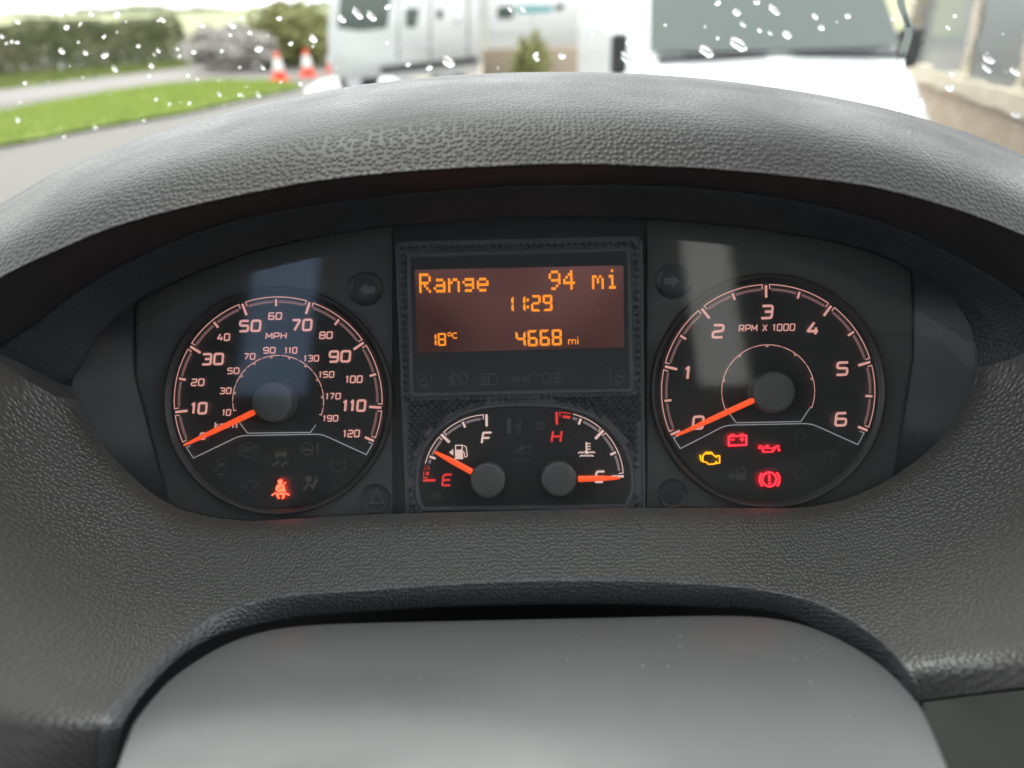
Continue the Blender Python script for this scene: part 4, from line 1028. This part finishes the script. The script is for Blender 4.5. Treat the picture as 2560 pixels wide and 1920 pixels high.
nv = [gp(-900, 900), gp(0, 742), gp(350, 672), gp(700, 610), gp(1050, 563), gp(1400, 532), gp(1700, 538), gp(1950, 562), gp(1900, 582), gp(1550, 655), gp(1200, 735), gp(600, 838), gp(0, 955), gp(-900, 1130)]
grass_strip('grass_verge', nv, .05, 14000, .10, 'grass', 'bright green mown grass verge left of the hood')
# leafy masses
def leaves(name, sampler, n, size, m, parent, seed=1):
    rn = random.Random(seed); vs = []; fs = []
    for _ in range(n):
        c = Vector(sampler(rn)); u = Vector((rn.gauss(0,1), rn.gauss(0,1), rn.gauss(0,1))).normalized(); v = u.orthogonal().normalized(); s = size * rn.uniform(.5, 1.3)
        k = len(vs); vs += [c - u*s, c + v*s*.55, c + u*s, c - v*s*.55]; fs.append((k, k+1, k+2, k+3))
    o = mesh(name, vs, fs, M[m], parent); o['kind'] = 'stuff'; return o
ha, hb_ = gp(-1100, 600), gp(1215, 398); hd = (hb_ - ha); hd.z = 0; hl = hd.length; hd.normalize(); hn = Vector((-hd.y, hd.x, 0))
hg = world_thing('hedge', 'long dark green clipped hedge across the road', 'hedge', (ha + hd * hl / 2) + hn * .6)
def hs_(rn):
    t = rn.uniform(-hl/2, hl/2); d = rn.uniform(-.6, .6); z = rn.random() ** .7 * 1.62
    if abs(d) < .45 and z < 1.4: d = .55 * (1 if rn.random() > .6 else -1)
    z += .08 * math.sin(t * 1.3) + .06 * math.sin(t * 3.1)
    return hd * t + hn * (d + .1 * math.sin(t * 2.2 + z * 3)) + Vector((0, 0, max(.03, z)))
leaves('foliage', hs_, 15000, .085, 'hedge', hg)
for t in np.linspace(-hl/2 + .5, hl/2 - .5, 14):
    bm = bmesh.new(); bmesh.ops.create_cone(bm, segments=7, radius1=.05, radius2=.025, depth=1.2, matrix=Matrix.Translation(hd * t + Vector((0, 0, .6)))); bmobj('trunk', bm, M['bark'], hg)
# shrubs beyond the hedge
def bush(name, label, px0, px1, pyt, pyb, Y, n, size, m, seed, cat='bush'):
    c = Yp((px0+px1)/2, pyb, Y); top = Yp((px0+px1)/2, pyt, Y).z; rx = (Yp(px1, pyb, Y).x - Yp(px0, pyb, Y).x) / 2
    t_ = world_thing(name, label, cat, (c.x, Y, 0))
    def s(rn):
        while True:
            v = Vector((rn.uniform(-1, 1), rn.uniform(-1, 1), rn.uniform(-1, 1)))
            if v.length < 1 and v.length > rn.random() * .8: break
        k = 1 + .75 * mnoise.noise(v * 2.2 + Vector((seed, 0, 0)))
        return Vector((v.x * rx * k, v.y * min(rx, 1.5) * k, max(.05, top/2 + v.z * top/2 * k)))
    leaves('foliage', s, n, size, m, t_, seed)
    for k in range(3):
        bm = bmesh.new(); bmesh.ops.create_cone(bm, segments=7, radius1=.05, radius2=.02, depth=top * .6, matrix=Matrix.Translation(((k-1)*rx*.3, 0, top*.3))); bmobj('trunk', bm, M['bark'], t_)
    return t_
M['bare'] = noise_col('bare_twigs', (.34, .32, .30), (.44, .41, .38), 1.2, .8)
bush('bare_shrub', 'grey leafless shrub between the hedge and the pale bush', 474, 690, 66, 138, 29.5, 7000, .10, 'bare', 15, 'shrub')
bush('bush', 'pale yellow-green bush beside the left-hand white van', 648, 838, 14, 120, 31, 5000, .13, 'bush', 4)
# far tree line on the skyline
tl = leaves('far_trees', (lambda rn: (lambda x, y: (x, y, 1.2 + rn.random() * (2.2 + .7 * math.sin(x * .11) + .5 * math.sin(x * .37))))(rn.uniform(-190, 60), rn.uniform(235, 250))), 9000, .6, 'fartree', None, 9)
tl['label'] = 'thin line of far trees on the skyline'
# traffic cones
def cone(px, py, label):
    p_ = Gp(px, py); t_ = world_thing('traffic_cone', label, 'traffic cone', p_, 0, 'traffic cones on the road')
    bm = bmesh.new(); box(bm, -.26, .26, -.26, .26, .0, .06, .02); bmobj('base', bm, M['conered'], t_)
    def fr(name, z0, r0, z1, r1, m):
        bm = bmesh.new(); bmesh.ops.create_cone(bm, cap_ends=True, segments=20, radius1=r0, radius2=r1, depth=z1 - z0, matrix=Matrix.Translation((0, 0, (z0 + z1)/2))); bmobj(name, bm, M[m], t_, False)
    fr('lower_body', .06, .20, .28, .15, 'conered'); fr('sleeve', .28, .155, .60, .09, 'conewhite'); fr('tip', .60, .085, .78, .035, 'conered'); return t_
cone(700, 202, 'orange and white traffic cone, leftmost of three by the verge')
cone(771, 192, 'orange and white traffic cone, middle one of three')
cone(835, 180, 'orange and white traffic cone nearest the white van')
ap = [Gp(760, 226), Gp(800, 200), Gp(880, 182), Gp(960, 178), Gp(1010, 214), Gp(1100, 240), Gp(800, 280)]
sheet('forecourt', [(p_.x, p_.y) for p_ in ap], .006, 'concrete')
sheet('yard', [(p_.x, p_.y) for p_ in (Gp(1000, 150), Gp(1620, 130), Gp(2300, 150), Gp(3600, 330), Gp(3600, 900), Gp(2000, 420), Gp(1060, 232))], .005, 'gravel')

# ---- parked vehicles
def wheel(parent, x, y, r, wdt, axis='X'):
    bm = bmesh.new(); bmesh.ops.create_cone(bm, cap_ends=True, segments=28, radius1=r, radius2=r, depth=wdt, matrix=Matrix.Translation((x, y, r)) @ Matrix.Rotation(R(90), 4, 'Y' if axis == 'X' else 'X'))
    bmesh.ops.bevel(bm, geom=[e for e in bm.edges if len(e.link_faces) == 2 and e.calc_face_angle() > 1], offset=.04, segments=2, affect='EDGES'); o = bmobj('wheel', bm, M['tyre'], parent)
    bm = bmesh.new(); bmesh.ops.create_cone(bm, cap_ends=True, segments=20, radius1=r*.6, radius2=r*.55, depth=wdt + .03, matrix=Matrix.Translation((x, y, r)) @ Matrix.Rotation(R(90), 4, 'Y' if axis == 'X' else 'X')); bmobj('rim', bm, M['chrome'], o)
# van A: seen side on, nose to the left
YA = 19.0
xa, xb = Yp(822, 120, YA).x, Yp(1196, 120, YA).x; zb = .42
va = world_thing('parked_van', 'white van parked side-on behind the traffic cones', 'van', ((xa + xb)/2, YA + 1, 0)); LA = (xb - xa)/2
sil = [(-LA, .45), (-LA - .02, 1.0), (-LA + .02, 1.35), (-LA + .12, 1.9), (-LA + .35, 2.45), (-LA + .6, 2.55), (LA - .1, 2.6), (LA, 2.5), (LA, .5), (LA - .1, .42), (-LA + .15, .40)]
bm = bmesh.new(); prism2d(bm, fillet(sil, .12, True), -1.0, 1.0, True); bmesh.ops.bevel(bm, geom=[e for e in bm.edges if abs(e.verts[0].co.y - e.verts[1].co.y) < 1e-6], offset=.07, segments=3, affect='EDGES'); bmobj('body', bm, M['vanwhite'], va, True)
def side_poly(parent, name, pts, m, y, Yc, cx):
    bm = bmesh.new(); prism2d(bm, [(Yp(px, py, Yc - 1.0).x - cx, Yp(px, py, Yc - 1.0).z) for px, py in fillet(pts, 8, True)], y, y + .03); return bmobj(name, bm, M[m], parent)
cxA = (xa + xb)/2
YA1 = YA + 1
side_poly(va, 'cab_window', [(852,-30),(843,70),(900,77),(968,70),(982,-30)], 'vanglass', -1.012, YA1, cxA)
side_poly(va, 'side_vent', [(1014,20),(1050,20),(1040,70),(1013,68)], 'vanglass', -1.012, YA1, cxA)
side_poly(va, 'door_handle', [(1092,24),(1108,24),(1106,48),(1094,48)], 'trimblack', -1.02, YA1, cxA)
side_poly(va, 'fuel_flap', [(1138,44),(1154,42),(1150,66),(1140,64)], 'chrome', -1.012, YA1, cxA)
side_poly(va, 'sill_trim', [(950,168),(1196,142),(1196,158),(950,186)], 'trimblack', -1.015, YA1, cxA)
for px_ in (995, 1075, 1170): side_poly(va, 'panel_gap', [(px_, -60), (px_ + 3, -60), (px_ + 2, 150), (px_ - 1, 150)], 'trimblack', -1.006, YA1, cxA)
side_poly(va, 'rub_strip', [(985, 112), (1190, 104), (1190, 112), (985, 121)], 'chrome', -1.01, YA1, cxA)
wheel(va, Yp(1115, 170, YA).x - cxA, -.85, .34, .22, 'Y'); wheel(va, Yp(880, 170, YA).x - cxA, -.85, .34, .22, 'Y'); wheel(va, Yp(1115, 170, YA).x - cxA, .85, .34, .22, 'Y'); wheel(va, Yp(880, 170, YA).x - cxA, .85, .34, .22, 'Y')
# motorhome B behind the low wall
YB = 23.0
xa, xb = Yp(1214, 60, YB).x, Yp(1605, 60, YB).x
vb = world_thing('motorhome', 'white motorhome with a teal stripe behind the low brick wall', 'motorhome', ((xa + xb)/2, YB + 1.1, 0)); LB_ = (xb - xa)/2; cxB = (xa + xb)/2
bm = bmesh.new(); prism2d(bm, fillet([(-LB_, .5), (-LB_, 2.9), (-LB_ + .1, 3.0), (LB_ - .1, 3.0), (LB_, 2.8), (LB_, .5)], .12, True), -1.1, 1.1, True); bmobj('body', bm, M['vanwhite'], vb, True)
side_poly(vb, 'locker_window', [(1244,16),(1285,16),(1282,46),(1242,48)], 'vanglass', -1.115, YB + 1, cxB); side_poly(vb, 'decal', [(1290,16),(1385,14),(1380,30),(1292,34)], 'teal', -1.112, YB + 1, cxB); side_poly(vb, 'decal', [(1388,12),(1412,10),(1408,24),(1388,28)], 'trimblack', -1.112, YB + 1, cxB)
side_poly(vb, 'window', [(1562,-40),(1650,-40),(1640,-2),(1600,22),(1572,18)], 'vanglass', -1.115, YB + 1, cxB)
side_poly(vb, 'corner_trim', [(1196,-40),(1212,-40),(1212,112),(1198,112)], 'chrome', -1.13, YB + 1, cxB)
for px_ in (1330, 1470, 1540): side_poly(vb, 'panel_gap', [(px_, -60), (px_ + 3, -60), (px_ + 2, 108), (px_ - 1, 108)], 'chrome', -1.106, YB + 1, cxB)
side_poly(vb, 'skirt_line', [(1216, 84), (1600, 78), (1600, 83), (1216, 89)], 'chrome', -1.106, YB + 1, cxB)
for x in (-LB_ * .6, LB_ * .6):
    for y in (-.9, .9): wheel(vb, x, y, .34, .22, 'Y')
# low brick wall in front of it
Yw2 = 20.6
a, b = Yp(1205, 120, Yw2), Yp(1570, 118, Yw2); zt = a.z
lw = world_thing('low_wall', 'low pale brick wall below the motorhome', 'wall', ((a.x + b.x)/2, Yw2, 0)); hwx = (b.x - a.x)/2
bm = bmesh.new(); box(bm, -hwx, hwx, .03, .25, 0, zt - .03); bmobj('core', bm, M['brick'], lw)
nc, nr_ = 14, 8; bme = bmesh.new(); box(bme, 0, 2*hwx/nc - .015, -.03, .06, 0, zt/nr_ - .015, .008, 1); bk = bpy.data.meshes.new('brick'); bme.to_mesh(bk); bme.free(); bk.materials.append(M['brick'])
for r in range(nr_):
    for c in range(nc - (r % 2)):
        o = bpy.data.objects.new('brick', bk); COL.objects.link(o); o.parent = lw; o.location = (-hwx + (c + .5*(r % 2)) * 2*hwx/nc, random.uniform(-.006, .006), r * zt/nr_)
bush('shrub', 'small green shrub in front of the low brick wall', 1280, 1372, 96, 150, 19.6, 1800, .07, 'bush', 11)
# van C: facing the camera, right
YC = 5.7
xl, xr = Yp(1622, 126, YC).x, Yp(2244, 126, YC).x; cxC = (xl + xr)/2; hwC = (xr - xl)/2; zC = Yp(1930, 126, YC).z
vc = world_thing('facing_van', 'white van facing the camera close behind the hood', 'van', (cxC, YC, 0))
def section(y, z0, hw0, z1, hw1, n=4): return None
st_ = [(-.80, .35, .62, .98, .86), (-.78, .30, .95, 1.00, .93), (-.60, .30, zC - .32, 1.02, .96), (-.30, .30, zC - .12, 1.02, .97), (-.02, .30, zC - .01, 1.03, .97), (.95, .30, zC + .98, 1.04, .80), (1.5, .30, zC + 1.15, 1.05, .82), (4.2, .30, zC + 1.15, 1.05, .82), (4.3, .35, zC + 1.05, 1.0, .8)]
rows = []
for y, z0, z1, k0, k1_ in st_:
    w0, w1 = hwC * k0 * 1.08, hwC * k1_ * 1.05; zm = z0 + (z1 - z0) * .55
    pr_ = [(-w0*.96, z0), (-w0, z0 + .1), (-w0, zm), (-w1, z1 - .08), (-w1*.93, z1 - .01), (0, z1 + .02), (w1*.93, z1 - .01), (w1, z1 - .08), (w0, zm), (w0, z0 + .1), (w0*.96, z0)]
    rows.append([Vector((x, y, z)) for x, z in pr_])
bm = bmesh.new(); vv = [[bm.verts.new(p_) for p_ in r] for r in rows]
for i_ in range(len(vv) - 1):
    for j in range(len(vv[0]) - 1): bm.faces.new((vv[i_][j], vv[i_][j+1], vv[i_+1][j+1], vv[i_+1][j]))
bm.faces.new(vv[0]); bm.faces.new(list(reversed(vv[-1])))
bmobj('body', bm, M['vanwhite'], vc, False)
# windscreen of van C: quad lying just proud of the sloping front
def wsp(x, t, off=.03): return Vector((x, -.02 + .97 * t - off * .7, zC - .01 + .99 * t + off * .7))
bm = bmesh.new(); n_ = 10; lo_, hi_ = [], []
for j in range(n_ + 1):
    u = j / n_ * 2 - 1; bow = -.06 * (1 - u*u)
    lo_.append(bm.verts.new(wsp(u * hwC, 0) + Vector((0, bow, 0)))); hi_.append(bm.verts.new(wsp(u * hwC * .86, .93) + Vector((0, bow, 0))))
for j in range(n_): bm.faces.new((lo_[j], lo_[j+1], hi_[j+1], hi_[j]))
bmobj('windscreen_glass', bm, M['vanglass'], vc, True)
bm = bmesh.new(); box(bm, -hwC*.95, hwC*.95, -.13, -.07, zC - .05, zC - .02, .01, 1); bmobj('scuttle_trim', bm, M['trimblack'], vc)
for sx in (-1, 1):
    bm = bmesh.new(); box(bm, sx*hwC*.1, sx*hwC*.75, -.15, -.12, zC - .01, zC + .012, .005, 1); bmobj('wiper', bm, M['trimblack'], vc)
    bm = bmesh.new(); box(bm, sx*hwC*1.12 - .02, sx*hwC*1.12 + .13*sx, .12, .22, zC - .14, zC + .12, .03, 2); bmobj('mirror', bm, M['trimblack'], vc)
    bm = bmesh.new(); box(bm, sx*hwC*.62, sx*hwC*.98, -.84, -.70, .70, .92, .03, 2); bmobj('headlight', bm, M['chrome'], vc)
    for y in (.0, 3.1): wheel(vc, sx*hwC*.93, y, .35, .22)
bm = bmesh.new(); box(bm, -hwC*.55, hwC*.55, -.85, -.75, .62, .82, .02, 2); bmobj('grille', bm, M['trimblack'], vc)
bm = bmesh.new(); box(bm, -hwC*1.0, hwC*1.0, -.90, -.72, .30, .55, .05, 2); bmobj('bumper', bm, M['trimblack'], vc)

# ---- glazed porch with cream frame on the right
def bar(bm, a, b, wd, ht):
    d = (b - a); L_ = d.length; d.normalize(); s = d.cross(Vector((0, 0, 1)));
    if s.length < .01: s = Vector((1, 0, 0))
    s.normalize(); u = s.cross(d)
    vs_ = [bm.verts.new(p_ + s*sx*wd/2 + u*sz*ht/2) for p_ in (a, b) for sx, sz in ((-1,-1),(1,-1),(1,1),(-1,1))]
    for f_ in ((0,1,2,3),(7,6,5,4),(0,4,5,1),(1,5,6,2),(2,6,7,3),(3,7,4,0)): bm.faces.new([vs_[k] for k in f_])
pA = Gp(2275, 172, .95); pB = Gp(2600, 268, .95)
dn = (pB - pA); dn.z = 0; dn.normalize(); pE = pB + dn * 1.2
pc = world_thing('porch', 'cream framed glazed porch to the right of the facing van', 'porch', (pA.x, pA.y, 0)); o0_ = Vector((pA.x, pA.y, 0))
L0 = Vector((0, 0, .95)); LE = pE - o0_
for nm, a, b, wd, ht in (('sill', L0, LE, .22, .16), ('head', L0 + Vector((0,0,1.45)), LE + Vector((0,0,1.45)), .2, .16)):
    bm = bmesh.new(); bar(bm, a, b, wd, ht); bmobj(nm, bm, M['stone'], pc)
dlen = (LE - L0).length; dd = (LE - L0).normalized(); nn = Vector((-dd.y, dd.x, 0))
for t, wd in ((.10, .30), (.42 * dlen, .09), (.70 * dlen, .09), (dlen, .12)):
    bm = bmesh.new(); c0 = L0 + dd * t; bar(bm, Vector((c0.x, c0.y, 0)), Vector((c0.x, c0.y, 2.4)), wd, .12); bmobj('post', bm, M['stone'], pc)
bm = bmesh.new(); a, b = L0 + nn * .0, LE; v4 = [bm.verts.new(p_) for p_ in (a, b, b + Vector((0,0,1.4)), a + Vector((0,0,1.4)))]; bm.faces.new(v4); bmobj('glazing', bm, M['porchglass'], pc)
bm = bmesh.new(); a, b = Vector((0, 0, .43)), LE - Vector((0, 0, .52)); bar(bm, a, b, .12, .86); bmobj('dwarf_wall', bm, M['brick'], pc)
